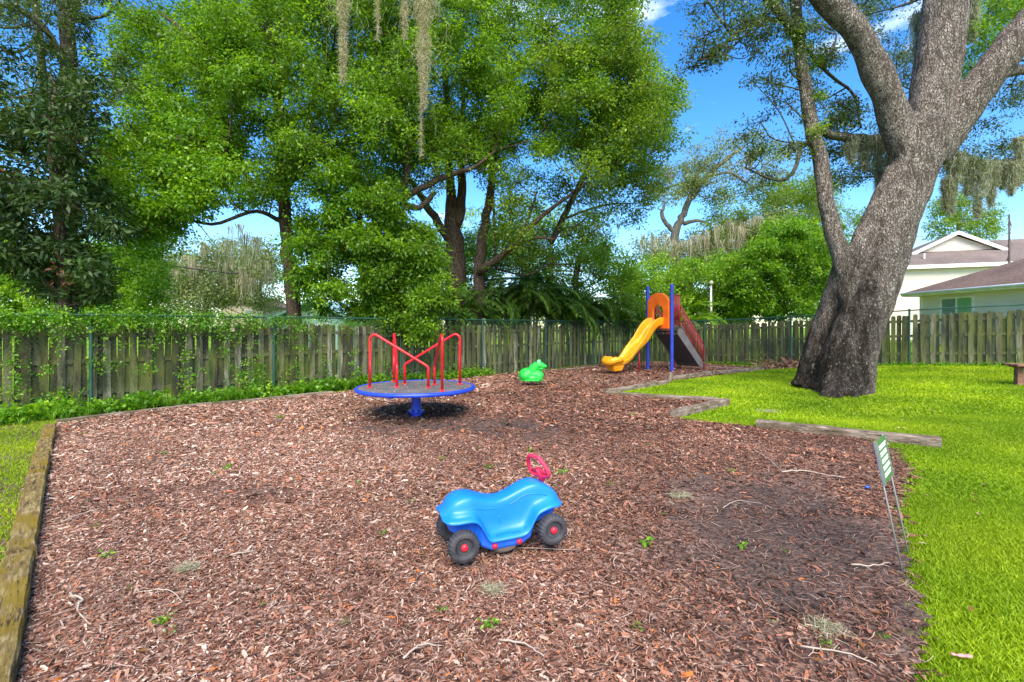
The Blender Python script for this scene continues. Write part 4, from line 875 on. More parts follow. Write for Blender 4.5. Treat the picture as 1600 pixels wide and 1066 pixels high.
# root flare
for (px,py,dx) in ((1286,620,-.1),(1304,622,-.3),(1338,621,-.4),(1358,615,0),(1256,607,.4)):
    q=G(px,py); q2=W(1310,575,D0); A=np.array([[*(q+np.array([0,0,-.05])-ob),.10],[*((q*.55+q2*.45)-ob+np.array([0,0,-.12])),.20],[*(q2-ob),.25]]); A=cat(A,4); m.tube(A[:,:3],A[:,3],10)
tr=remeshed(m,'trunk',.035,'bark_oak',oak,4)
me=tr.data; nv=len(me.vertices); co=np.empty(nv*3,dtype=np.float32); me.vertices.foreach_get('co',co); co=co.reshape(-1,3)
nb_=np.empty(nv*3,dtype=np.float32); me.vertices.foreach_get('normal',nb_); nb_=nb_.reshape(-1,3)
ph=co[:,2]*.9; dsp=.018*np.sin(co[:,0]*6+np.sin(co[:,2]*1.3)*2)*np.cos(co[:,1]*6+co[:,2]*.8)+.010*np.sin(co[:,0]*17+co[:,2]*2)*np.sin(co[:,1]*15+co[:,2]*3)+.006*np.sin(co[:,2]*9+co[:,0]*8)
lump=rng.normal(size=(30,3))*np.array([.5,.5,1.4])+np.array([.5,0,2]); 
for c in lump: dsp+=.03*np.exp(-((co-c)**2).sum(1)/.02)
co2=co+nb_*dsp[:,None]; me.vertices.foreach_set('co',co2.astype(np.float32).ravel())
# axis of main trunk at given height -> stain on the left half low down, and in the seam
axz=np.array([W(a,b,d)[2]-ob[2] for a,b,d,_ in main]); axx=np.array([W(a,b,d)[0]-ob[0] for a,b,d,_ in main])
ax=np.interp(co[:,2],axz,axx); rel=(co[:,0]-ax); st=np.clip(.8-rel*1.5,0,1)*np.clip((4.1-co[:,2]+.5*np.sin(co[:,0]*7))/3.2,0,1)
st=np.maximum(st,.95*np.exp(-((rel+.40)/.2)**2)*np.clip((3.9-co[:,2])/1.4,0,1))
a=me.attributes.new('stain','FLOAT','POINT'); a.data.foreach_set('value',np.clip(st,0,1).astype(np.float32))
# oak crown with small limbs (own tree helper, same root)
T=Tree.__new__(Tree); T.base=Vector(ob); T.root=oak; T.bark='bark_mossy'; T.mb=MB(); T.nodes=[tuple(r) for A in nodes for r in A]; T.mats={}
T.plimb([(1268,195,D0+.3,12),(1300,212,D0+.5,13),(1345,218,D0+.8,15),(1400,222,D0+1,16),(1480,240,D0+1.2,16),(1540,262,D0+1.5,15),(1620,255,D0+2,14)])
T.plimb([(1262,222,D0+.3,8),(1250,232,D0+.2,7),(1243,262,D0+.1,6),(1226,281,D0,5),(1200,278,D0,4),(1165,262,D0,3)])
T.plimb([(1262,225,D0+.3,5),(1245,225,D0,4),(1232,245,D0-.2,3)])
T.plimb([(1244,45,D0+.2,9),(1225,33,D0,8),(1185,33,D0-.2,7),(1150,52,D0-.4,6),(1125,75,D0-.5,5),(1090,95,D0-.6,4)])
T.plimb([(1185,33,D0-.2,4),(1160,60,D0,3),(1130,85,D0,3)])
T.plimb([(1262,80,D0+.3,6),(1300,120,D0+.6,5),(1335,150,D0+.8,4),(1345,200,D0+.8,3)])
T.plimb([(1575,112,D0,10),(1600,105,D0+1,9),(1640,90,D0+2,8)])
lf=.075
T.foliage([(1052,-40),(1240,-40),(1250,60),(1235,110),(1150,100),(1110,135),(1062,120)],(D0-1.2,D0+.6),24,(.35,.6),lf,'leaf_oak',cl=12,m=26,rc=.24,twigs=9)
T.foliage([(1160,180),(1245,150),(1250,240),(1210,290),(1165,285)],(D0-.6,D0+.8),9,(.3,.5),lf,'leaf_oak',cl=10,m=22,rc=.22,twigs=9)
T.foliage([(1130,125),(1240,110),(1235,170),(1160,150)],(D0-.6,D0+.6),5,(.25,.4),lf,'leaf_oak',cl=7,m=18,rc=.2,twigs=7)
T.foliage([(1240,-40),(1290,40),(1330,130),(1345,280),(1290,290),(1262,150)],(D0+.4,D0+2.2),16,(.35,.6),lf,'leaf_oak',cl=12,m=30,rc=.25,twigs=8)
T.foliage([(1340,0),(1440,0),(1430,140),(1400,150),(1345,60)],(D0+1.5,D0+3.5),14,(.4,.7),lf,'leaf_oak',cl=12,m=30,rc=.26,twigs=6)
T.foliage([(1495,-20),(1620,-20),(1620,30),(1560,80),(1510,150),(1500,90)],(D0+1.5,D0+4),28,(.4,.8),lf*1.1,'leaf_mid',cl=14,m=34,rc=.3,twigs=5)
T.foliage([(1530,160),(1620,100),(1640,290),(1560,290),(1500,280),(1495,225)],(D0+1.0,D0+3.0),18,(.4,.7),lf,'leaf_oak',cl=14,m=32,rc=.28,twigs=5)
T.foliage([(1290,150),(1400,190),(1410,260),(1370,290),(1330,260),(1290,225)],(D0+.8,D0+2.2),13,(.35,.6),lf,'leaf_oak',cl=12,m=32,rc=.26,twigs=5)
T.foliage([(1236,20),(1262,20),(1282,150),(1290,240),(1262,240),(1245,120)],(D0-.1,D0+.4),12,(.18,.3),lf*.8,'leaf_olive',cl=12,m=30,rc=.14,twigs=3)
# unseen overhead crown that shades nothing in view is left out; one bough over the bed carries the near moss
T.limb([W(1248,60,D0+.2),W(1150,-60,D0-1),W(980,-190,9),W(820,-190,7.5),W(680,-110,6.6),W(600,-80,6.3),W(520,-60,6.1)],[.12,.11,.10,.08,.05,.035,.02])
T.mb.build('branches','bark_mossy',oak,smooth=True)
for mt,lst in T.mats.items():
    A=[np.concatenate([l[i] for l in lst]) for i in range(6)]; link('crown',leafmesh('crown',A[0]-ob,*A[1:]),mt,oak)

# hanging moss near the viewer
def nearmoss(px,d,py1,wpx,label,per=1500,py0=-70,strand=60):
    a=W(px,py0,d); ln=(py1-py0)/F*d; wd=wpx/F*d/2
    V1,r1=tuft_geo([a],[ln],[wd],int(per*2.2),.05,.0026); V2,r2=moss_geo([a],[ln],[wd*.4],max(4,strand//3),12,.0022,2.2)
    moss_obj('spanish_moss',np.concatenate([V1,V2]),np.concatenate([r1,r2]),'moss_warm',a,label=label,cat='moss',group='strands of moss hanging over the bed')
nearmoss(536,6.15,128,34,'pale moss strand hanging highest left of the other strands',1900)
nearmoss(590,6.3,62,14,'short thin moss strand between the two long ones',400,strand=14)
nearmoss(662,6.5,170,58,'thickest pale moss strand hanging over the bed',3000)
nearmoss(658,6.55,245,10,'thin tail of moss reaching lowest of all strands',500,strand=10)
nearmoss(632,6.5,60,30,'bushy upper moss tuft left beside the thickest strand',900,strand=30)
# moss on oak bough
k=0
for (px,py,py1,wd,dd) in ((1372,212,300,16,.8),(1392,214,318,12,.9),(1352,216,262,20,.8),(1440,225,260,30,1.3),(1490,240,300,24,1.2),(1528,250,335,26,1.3),(1512,250,300,22,1.4),(1548,255,318,20,1.4),(1580,255,300,10,1.2),(1592,215,285,8,1.2),(1566,250,290,20,1.6),(1434,20,160,12,1.0),(1520,-20,60,14,1.4),(1330,215,250,14,.7),(1478,280,325,8,1.2),(1486,280,330,8,1.2)):
    d=D0+dd; a=W(px,py,d); ln=(py1-py)/F*d; w_=wd/F*d/2
    V1,r1=tuft_geo([a],[ln*1.05],[w_*2.1],2600,.10,.007); V2,r2=moss_geo([a],[ln],[w_*.9],80,6,.006,.8)
    where=['left of the oak fork','just left of the oak trunk','left end of the low oak bough','behind the oak trunk','right of the oak trunk','longest drape right of the oak trunk','between drapes right of the oak','below the right part of the bough','slim drape near the right frame edge','highest slim drape near the right edge','behind the drapes at right','beside the central upright limb','behind the right limb at the top','tiny drape nearest the slim left stem','thin left wisp above the house gable','thin right wisp above the house gable'][k]
    moss_obj('spanish_moss',np.concatenate([V1,V2]),np.concatenate([r1,r2]),'moss',a,label='grey green moss drape, '+where,cat='moss',group='moss drapes on the big oak'); k+=1

# ------------------------------------------------ trees behind the left fence
def ground_base(px,d): x=(px-800)/F*d; return (x,d,float(terr(x,d)))
# grey oak, far left top
T=Tree('tall_oak',ground_base(110,14),'tall grey trunked oak rising behind the dark magnolia at far left','tree','bark_mossy')
T.plimb([(108,590,14,30),(106,400,14,26),(104,200,14,22),(106,80,14,20),(100,-20,14,18),(96,-120,14,15)],12)
T.plimb([(100,250,14,12),(72,170,14.2,11),(62,60,14.3,10),(50,-60,14.4,12)],10)
T.plimb([(104,110,14,12),(80,60,13.6,10),(40,20,13.4,8),(-30,0,13,6)],8); T.plimb([(104,60,14,9),(120,10,13.8,7),(140,-60,13.6,6)],8)
T.foliage([(-60,-60),(240,-60),(220,20),(120,60),(60,40),(-60,60)],(12.5,16),22,(.5,.8),.085,'leaf_oak',cl=14,m=32,rc=.3)
T.foliage([(-60,60),(60,70),(70,180),(-60,180)],(12.5,15),7,(.4,.6),.085,'leaf_oak',cl=12,m=30,rc=.26)
T.foliage([(60,-20),(150,-20),(140,230),(60,230)],(13.2,14),16,(.2,.4),.085,'leaf_oak',cl=12,m=30,rc=.2)
T.foliage([(120,60),(200,80),(200,190),(140,230),(110,160)],(12.5,15),7,(.35,.55),.085,'leaf_oak',cl=10,m=26,rc=.26)
T.finish()
T=Tree('magnolia_tree',ground_base(95,10.6),'dark glossy leaved magnolia at the far left behind the fence','tree','bark_brown')
T.plimb([(103,600,10.6,20),(100,450,10.6,17),(92,330,10.6,14),(80,230,10.6,10),(85,150,10.6,7)],9)
T.plimb([(100,470,10.6,9),(50,420,10.2,7),(0,395,10,6),(-50,380,10,4)],7)
T.foliage([(-40,60),(150,90),(150,200),(-40,200)],(10,12),16,(.25,.45),.14,'leaf_magnolia',cl=11,m=18,asp=.38,rc=.24,twigs=6)
T.foliage([(-90,190),(20,165),(120,190),(165,270),(185,350),(175,430),(150,465),(60,450),(0,400),(-90,380)],(9.6,12),66,(.35,.6),.15,'leaf_magnolia',cl=14,m=22,asp=.38,rc=.26,twigs=6)
T.foliage([(-90,190),(120,200),(160,300),(150,430),(40,430),(-90,360)],(9.5,10.6),10,(.3,.4),.13,'leaf_rust',cl=3,m=9,asp=.4,rc=.2,br=False,twigs=0)
T.finish()
T=Tree('camphor_tree',ground_base(468,14.5),'tall leafy tree with slim dark trunk behind the fence left of centre','tree','bark_brown')
T.plimb([(470,600,14.5,26),(458,470,14.5,22),(448,380,14.5,20),(442,280,14.5,18),(436,180,14.5,16),(430,90,14.5,14),(412,0,14.5,12),(400,-80,14.5,10)],10)
T.plimb([(440,130,14.5,9),(456,70,14.3,9),(440,25,14.2,8),(410,-10,14,7)],8)
T.plimb([(442,260,14.5,10),(410,300,14,8),(375,260,13.6,7),(330,230,13.4,5)],8); T.plimb([(440,200,14.5,10),(490,160,14.2,8),(520,80,14,6)],8)
T.plimb([(446,350,14.5,8),(400,330,14,6),(330,350,13.2,5),(260,330,13,4)],7); T.plimb([(436,150,14.5,9),(360,110,14.2,7),(300,60,14,6),(250,20,14,5)],7)
T.plimb([(446,300,14.5,8),(490,230,14.3,10),(480,170,14.4,7)],7)
T.foliage([(190,60),(300,-60),(640,-60),(660,60),(640,180),(560,260),(470,260),(430,330),(330,300),(250,240),(200,180),(170,120)],(12.6,17),190,(.6,1.0),.10,'leaf_mid',cl=20,m=48)
T.foliage([(150,230),(240,150),(330,180),(390,260),(380,330),(330,320),(230,390),(190,380),(150,300)],(12,14.5),56,(.45,.85),.105,'leaf_bright',cl=18,m=46)
T.foliage([(300,20),(420,60),(430,140),(360,140)],(12,13.2),7,(.5,.7),.10,'leaf_bright',cl=18,m=44)
T.finish()
T=Tree('spreading_tree',ground_base(712,17.5),'broad spreading tree with several stems behind the centre of the fence','tree','bark_brown')
T.plimb([(712,600,17.5,36),(712,430,17.5,32),(708,360,17.5,26),(703,290,17.5,14),(700,180,17.3,10),(690,60,17,8)],10)
T.plimb([(708,370,17.5,18),(722,300,17.5,14),(720,230,17.4,10),(724,150,17.4,6),(722,90,17.3,3)],8)
T.plimb([(706,380,17.5,14),(672,330,16.8,12),(660,310,16.6,10),(640,280,16.2,7),(622,240,16,3)],8)
T.plimb([(745,600,17.2,22),(748,430,17.2,18),(758,350,17.4,15),(768,290,17.6,12),(775,200,17.6,9)],9)
T.plimb([(748,425,17.0,14),(790,395,16.4,11),(812,370,16.2,9),(850,335,16,7),(905,295,15.8,5),(960,250,15.6,3)],8)
T.plimb([(800,385,16.4,6),(835,372,16,5),(865,374,15.8,3)],7); T.plimb([(812,370,16.2,5),(830,330,16.4,4),(838,300,16.4,3)],7)
T.plimb([(775,420,17.4,5),(772,340,17.4,4),(770,280,17.4,3)],6)
T.plimb([(680,300,15,8),(655,325,15,9),(630,310,15,11),(700,275,14.8,9),(740,262,14.6,6),(775,235,14.6,3)],8)
T.plimb([(632,318,15.2,9),(640,210,15,8),(648,120,15,7),(650,40,15,5)],8)
T.plimb([(772,240,17.6,8),(800,190,17,7),(850,165,16.4,6),(900,180,16,4),(960,190,15.7,3)],7); T.plimb([(770,195,17.4,7),(800,170,17,6),(825,130,16.6,4)],7)
T.plimb([(860,380,18,10),(890,320,18,9),(915,270,18,7),(950,220,18,4)],8)
T.foliage([(560,-60),(985,-60),(1000,30),(1015,90),(1030,140),(1065,175),(1040,200),(1030,240),(990,280),(900,250),(800,260),(700,260),(640,250),(590,180)],(14,19),215,(.6,1.05),.105,'leaf_mid',cl=19,m=46)
T.foliage([(830,30),(980,10),(1010,110),(1040,170),(1000,260),(940,300),(880,200)],(13.6,15.5),26,(.5,.8),.10,'leaf_olive',cl=17,m=42)
T.foliage([(790,270),(1000,260),(1030,310),(960,350),(960,390),(900,400),(840,420),(800,400),(760,330)],(15.2,19.5),34,(.5,.85),.10,'leaf_olive',cl=15,m=34)
T.foliage([(1000,250),(1040,290),(1025,350),(985,350)],(15.5,18),6,(.4,.7),.10,'leaf_olive',cl=12,m=30)
T.foliage([(600,200),(720,190),(790,230),(780,290),(690,280),(640,330),(590,290)],(14.5,18),34,(.45,.8),.10,'leaf_mid',cl=14,m=36)
T.finish()
T=Tree('young_camphor_tree',ground_base(570,14.6),'low bright green leafy tree drooping over the fence left of the merry-go-round','tree','bark_brown')
T.plimb([(575,600,14.6,14),(572,480,14.6,12),(565,400,14.4,10),(560,320,14.3,8),(550,250,14.3,5)],8)
T.plimb([(570,450,14.5,7),(620,400,14.2,6),(650,380,14,4)],7)
T.foliage([(475,300),(510,240),(570,250),(600,330),(590,400),(600,460),(590,500),(520,490),(470,465),(455,400),(470,350)],(13.2,15),54,(.38,.62),.11,'leaf_bright',cl=17,m=40,rc=.28)
T.foliage([(580,270),(640,330),(690,410),(695,470),(665,520),(630,525),(590,490),(580,400)],(13.0,15.2),52,(.38,.65),.11,'leaf_mid',cl=17,m=42,rc=.28)
T.foliage([(620,490),(680,490),(670,530),(640,535)],(12.8,13.4),6,(.22,.35),.10,'leaf_mid',cl=10,m=26,rc=.2,br=False)
T.finish()

# ------------------------------------------------ background trees
def bgtree(name,px,d,label,bark,calls,trunk,limbs=(),tw=4):
    T=Tree(name,ground_base(px,d),label,'tree',bark,group='background trees beyond the fence')
    T.plimb(trunk,9)
    for l in limbs: T.plimb(l,7)
    for c in calls: T.foliage(*c[:6],**c[6])
    T.finish(); return T
bgtree('lime_green_tree',60,19,'yellow green bush of a tree behind the magnolia at far left','bark_brown',[([(-60,380),(90,390),(180,375),(235,400),(250,500),(-60,500)],(17.5,21),80,(.6,1.0),.13,'leaf_lime',dict(cl=16,m=38,rc=.36))],[(120,560,19,14),(120,440,19,10),(115,400,19,6)])
bgtree('mossy_oak',330,30,'grey green moss hung oak beyond the fence left of the slim trunk','bark_grey',[([(235,410),(300,385),(400,395),(430,420),(425,480),(235,490)],(26,32),50,(.8,1.3),.16,'leaf_far',dict(cl=16,m=36,rc=.5))],[(320,520,29,10),(322,440,29,9),(318,380,29,8)],[[(400,480,30,6),(410,430,30,5),(418,390,30,4)]])
bgtree('pale_oak',330,24,'pale oak with upright grey stem glimpsed under the leafy crown at left','bark_grey',[([(150,400),(230,370),(260,440),(160,470)],(20,24),14,(.6,.9),.13,'leaf_bright',dict(cl=15,m=34)),([(380,370),(440,360),(440,450),(390,450)],(27,32),6,(.6,.9),.16,'leaf_far',dict(cl=12,m=26,rc=.5)),([(330,395),(380,380),(420,400),(390,440),(340,430)],(33,36),8,(.7,1),.18,'leaf_far',dict(cl=12,m=26,rc=.5))],[(245,560,23,6),(243,440,23,5),(244,380,23,4)])
bgtree('lime_shrub_tree',1070,26,'yellow green shrubby tree behind the slide arch','bark_brown',[([(960,430),(1030,410),(1080,420),(1140,400),(1170,440),(1160,500),(960,500)],(24,28),84,(.6,1.0),.15,'leaf_lime',dict(cl=15,m=36,rc=.38))],[(1080,560,26,9),(1080,450,26,6),(1075,430,26,4)])
bgtree('round_green_tree',1215,26,'dense rounded bright green tree left of the oak trunk','bark_brown',[([(1135,430),(1150,400),(1200,370),(1225,345),(1270,350),(1310,400),(1320,495),(1140,495)],(24,29),80,(.6,1.05),.15,'leaf_bright',dict(cl=18,m=44,rc=.38)),([(1150,415),(1200,375),(1230,352),(1275,365),(1300,440),(1290,480),(1200,480),(1155,460)],(23.2,24.5),22,(.5,.7),.15,'leaf_bright',dict(cl=16,m=40,rc=.3))],[(1220,560,26,9),(1220,470,26,8),(1218,400,26,5)])
bgtree('moss_draped_oak',1055,34,'gnarled moss draped oak with bare pale limbs between the slide and the big oak','bark_grey',
 [([(1000,375),(1080,370),(1180,350),(1220,320),(1230,380),(1150,420),(1030,425)],(30,36),64,(.8,1.3),.17,'leaf_far',dict(cl=14,m=30,rc=.5)),
  ([(1010,260),(1100,225),(1130,240),(1090,300),(1020,320)],(31,35),26,(.6,1.0),.15,'leaf_far',dict(cl=13,m=26,rc=.42)),
  ([(1100,215),(1240,200),(1250,270),(1130,320)],(31,35),30,(.6,1.0),.15,'leaf_far',dict(cl=10,m=20,rc=.42)),
  ([(1100,300),(1220,285),(1300,280),(1300,350),(1200,380),(1110,360)],(30.5,37),48,(.8,1.2),.17,'leaf_olive',dict(cl=13,m=28,rc=.5))],
 [(1055,560,33,20),(1056,430,33,16),(1056,365,33,13),(1068,335,33,10),(1082,300,33,9),(1090,270,33,7)],
 [[(1056,365,33,9),(1042,352,33,7),(1034,335,33,6),(1038,320,33,4)],[(1084,300,33,7),(1080,290,33,5),(1060,288,33,4),(1040,294,33,3)],[(1068,350,33,7),(1090,345,33,5),(1110,350,33,3)],[(1082,310,33,7),(1105,275,33,8),(1128,255,33,7),(1160,230,33,4)],[(1110,275,33,5),(1140,270,33,4),(1165,285,33,3)]])
bgtree('pine_like_tree',1270,40,'tall thin feathery tree rising behind the rounded green tree','bark_grey',[([(1195,300),(1230,290),(1300,320),(1330,350),(1300,380),(1210,370)],(38,42),26,(.9,1.4),.2,'leaf_olive',dict(cl=12,m=26,rc=.55)),([(1260,290),(1280,285),(1285,340),(1265,340)],(38,41),5,(.4,.7),.18,'leaf_far',dict(cl=8,m=18,rc=.4)),([(1310,340),(1380,340),(1400,400),(1330,420)],(40,46),14,(.9,1.4),.2,'leaf_olive',dict(cl=12,m=26,rc=.55))],[(1272,560,40,6),(1272,400,40,5),(1271,300,40,3)])
bgtree('garden_tree',1500,46,'light green garden tree rising behind the cream house','bark_grey',[([(1440,330),(1470,310),(1520,310),(1560,345),(1570,370),(1440,385)],(43,48),34,(.9,1.4),.2,'leaf_olive',dict(cl=12,m=26,rc=.55))],[(1500,520,46,8),(1500,400,46,7),(1497,330,46,4)])
bgtree('shade_tree',930,25,'dark green tree filling the gap above the palms','bark_brown',[([(560,400),(690,370),(860,350),(990,390),(1000,470),(1000,500),(560,500)],(22.5,27),150,(.7,1.1),.14,'leaf_mid',dict(cl=15,m=32,rc=.4))],[(900,560,25,14),(900,440,25,10),(905,400,25,6)])
bgtree('pale_backing_tree',880,32,'pale yellow green tree seen through gaps right of the leaning stems','bark_grey',[([(700,330),(800,310),(950,330),(960,420),(700,420)],(29,34),36,(.9,1.4),.17,'leaf_lime',dict(cl=11,m=22,rc=.5))],[(860,560,32,9),(860,440,32,7),(862,370,32,5)])
# far treeline (a wood that reads as one mass)
C=[]
for k in range(800):
    a=rng.uniform(-72,62); d=rng.uniform(55,75); x=math.tan(R(a*.9))*d
    if 23<x<60: continue
    h=4.2+1.4*math.sin(x*.12)+.8*math.sin(x*.37); C.append((x,d,rng.uniform(.3,1)*h))
Pp=clusterleaves(np.array(C),46,1.5,.42,.6,.8); tag(link('distant_wood',leafmesh('distant_wood',*Pp),'leaf_far'),'pale green line of distant trees on the horizon','woods',kind='stuff')
# moss on the background oaks
def bgmoss(poly,dr,n,ln,label,per=16,mat='moss_warm',wd=.12,th=.014):
    P=np.array(poly,float); an=[];ls=[];ws=[]
    while len(an)<n:
        px,py=rng.uniform(P[:,0].min(),P[:,0].max()),rng.uniform(P[:,1].min(),P[:,1].max())
        if inpoly(np.array([px]),np.array([py]),poly)[0]: an.append(W(px,py,rng.uniform(*dr))); ls.append(rng.uniform(.25,1.15)*ln); ws.append(wd)
    V,r=moss_geo(an,ls,ws,per,3,th,.5); moss_obj('spanish_moss',V,r,mat,an[0],label=label,cat='moss',kind='stuff')
bgmoss([(1000,365),(1080,365),(1160,335),(1210,340),(1200,375),(1100,385),(1000,380)],(29.5,33),110,2.0,'pale moss curtains hanging all over the gnarled oak behind the slide')
bgmoss([(1020,260),(1100,240),(1170,230),(1180,260),(1080,300)],(32,34),26,1.2,'thin moss wisps on the bare upper limbs of the gnarled oak')
bgmoss([(240,400),(320,385),(430,395),(430,440),(240,450)],(25,28),70,1.7,'pale moss curtains hanging on the grey green oak at left')
bgmoss([(890,250),(1000,340),(990,370),(900,350)],(16,18),10,.9,'moss wisps hanging in the right part of the spreading tree',wd=.06,th=.006)
bgmoss([(350,350),(430,350),(430,380),(350,380)],(20,24),14,1.6,'whitish moss strands hanging under the leafy crown at left')
# moss clump in spreading tree
a=W(925,205,15.6); V1,r1=tuft_geo([a],[1.4],[.10],500,.07,.004); moss_obj('spanish_moss',V1,r1,'moss_warm',a,label='single narrow moss strand in the right half of the spreading tree',cat='moss')

# ------------------------------------------------ palms
def frond(ln,az,el,curl,leafn=26,lw=.022,ll=.42,tilt=.5):
    """returns rachis pts and leaflet quads"""
    pts=[];p=np.zeros(3);e=el;seg_=12
    for i in range(seg_+1):
        pts.append(p.copy()); e-=curl/seg_*(1+i/seg_); p=p+np.array([math.cos(az)*math.cos(e),math.sin(az)*math.cos(e),math.sin(e)])*ln/seg_
    pts=np.array(pts); P=[];D=[];L_=[]
    side=np.array([-math.sin(az),math.cos(az),0])
    for i in range(leafn):
        t=.15+.85*i/(leafn-1); j=min(seg_-1,int(t*seg_)); f=t*seg_-j; q=pts[j]*(1-f)+pts[j+1]*f; tg=nrm(pts[j+1]-pts[j])
        for s_ in (-1,1):
            d=tg*.75+side*s_*.8+np.array([0,0,.15-tilt*rng.random()]); P.append(q); D.append(d); L_.append(ll*math.sin(PI*(.12+.83*t))**.6*rng.uniform(.85,1.1))
    return pts,np.array(P),np.array(D),np.array(L_)
def palm(px,d,h,label,nf=14,ln=1.9,trunks=1,mat='leaf_palm',name='palm'):
    b=np.array(ground_base(px,d)); root=empty(name,b,label=label,cat='palm',group='palms behind the fence'); stem=MB(); PP=[];DD=[];LL=[]
    for t in range(trunks):
        off=rng.normal(size=3)*np.array([.35,.3,0])*(trunks>1); hh=h*rng.uniform(.75,1.05); top=off+np.array([rng.normal()*.15,rng.normal()*.15,hh]); stem.tube([off,off*.5+top*.5,top],[.07,.055,.04],7)
        for f in range(nf):
            az=rng.uniform(0,2*PI); el=rng.uniform(.6,1.45); pts,P,D,L_=frond(ln*rng.uniform(.75,1.1),az,el,rng.uniform(1.1,1.9),40,ll=.42,tilt=.35)
            stem.tube(pts+top,[.014]*3+[.008]*(len(pts)-3),4); PP.append(P+top);DD.append(D);LL.append(L_)
    stem.build('stem','bark_mossy',root,smooth=True)
    P=np.concatenate(PP);D=np.concatenate(DD);L_=np.concatenate(LL); n=len(P); N=np.tile([0,0,1.],(n,1))+rng.normal(size=(n,3))*.35
    me=leafmesh('fronds',P,D,N,L_,np.full(n,.040),np.clip(rng.random(n)*.5+rng.random()*.3,0,1)); link('fronds',me,mat,root)
labs=['leftmost palm rising beside the leafy tree above the fence','second palm from the left, under the curved limb','tall palm under the curved tree limb','palm leaning over the fence right of the curved limb','dense palm in the middle of the palm row','palm just left of the blue slide posts, behind the fence','low palm behind the slide chute','small palm between chute and leafy tree']
for i,(px,dd,h,tn) in enumerate(((722,1.3,2.1,2),(768,1.6,2.6,3),(815,1.4,2.8,3),(858,1.4,2.4,3),(900,1.5,2.4,3),(948,1.3,2.0,3),(985,1.5,1.8,2),(840,2.6,3.2,2))):
    palm(px,fenceY(px)+dd,h,labs[i],14,2.3,tn)
palm(452,13.4,1.1,'small low palm peeking over the fence below the slim dark trunk',10,1.3,1)
palm(1085,24,1.9,'yellowish palm behind the red stair rail of the slide',12,1.7,2,'leaf_lime')
palm(1040,23.6,1.6,'pale palm tangled behind the orange slide arch',12,1.6,2,'leaf_far')

# ------------------------------------------------ houses
def prism(mb,P,z0_,z1_):
    n=len(P); mb.add([(x,y,z0_) for x,y in P]+[(x,y,z1_) for x,y in P],[tuple(range(n-1,-1,-1)),tuple(range(n,2*n))]+[(k,(k+1)%n,(k+1)%n+n,k+n) for k in range(n)])
# grey-white single storey house, side wall faces left
hx,hy0,hy1=20.3,15.0,24.0; gzh=.7
hb=empty('grey_house',(hx,hy1,gzh),label='single storey pale grey house with brown hip roof at the right edge',cat='house')
m=MB(); prism(m,[(0,-14),(9,-14),(9,0),(0,0)],-.6,2.62); m.build('wall','siding_grey',hb)
E=3.3-gzh; ov=.5
m=MB(); x0,x1,y0,y1=-ov,9+ov,-14-ov,ov; s_=5.0; rz=E+s_*.45; m.add([(x0,y0,E),(x1,y0,E),(x1,y1,E),(x0,y1,E),(x0+s_,y1-s_,rz),(x0+s_,y0+s_,rz)],[(0,1,5),(1,2,4,5),(2,3,4),(3,0,5,4),(3,2,1,0)]); m.build('roof','shingle_brown',hb); m=MB(); m.tube([(x0-.07,y0,E-.06),(x0-.07,y1,E-.06)],.06,8); m.build('gutter','trim',hb,smooth=True)
m=MB(); 
for c,sz in (((x0-.012,(y0+y1)/2,E-.085),(.03,y1-y0+.06,.19)),((( x0+x1)/2,y1+.012,E-.085),(x1-x0,.03,.19))): m.box(c,sz)
m.box(((x0)/2+.0,-7,E-.17),(.48,14,.02)); m.build('fascia','trim',hb)
def window(parent,x,yc,zc,w_,h_,face='x'):
    m=MB(); m.box((x-.02,yc,zc+h_/2+.04),(.06,w_+.16,.08)); m.box((x-.02,yc,zc-h_/2-.04),(.06,w_+.16,.08)); m.box((x-.02,yc-w_/2-.04,zc),(.058,.08,h_)); m.box((x-.02,yc+w_/2+.04,zc),(.058,.08,h_)); m.box((x-.02,yc,zc),(.058,.06,h_))
    f=m.build('window','trim',parent)
    m=MB(); m.box((x-.008,yc+w_/4+.015,zc),(.02,w_/2-.03,h_)); m.build('pane','glass',f)
    m=MB(); m.box((x-.008,yc-w_/4-.015,zc),(.02,w_/2-.03,h_)); m.build('pane','greenglass',f)
window(hb,0,-1.95,2.0-.35,1.5,1.1)
m=MB(); m.box((-.02,-.05,1.0),(.07,.12,3.2)); m.build('corner_trim','trim',hb)
m=MB(); m.lathe([(.001,0),(.16,0),(.16,.12),(.2,.14),(.2,.2),(.001,.26)],16,(x0+3.1,-3.1+.2,E+1.38)); m.build('roof_vent','white',hb)
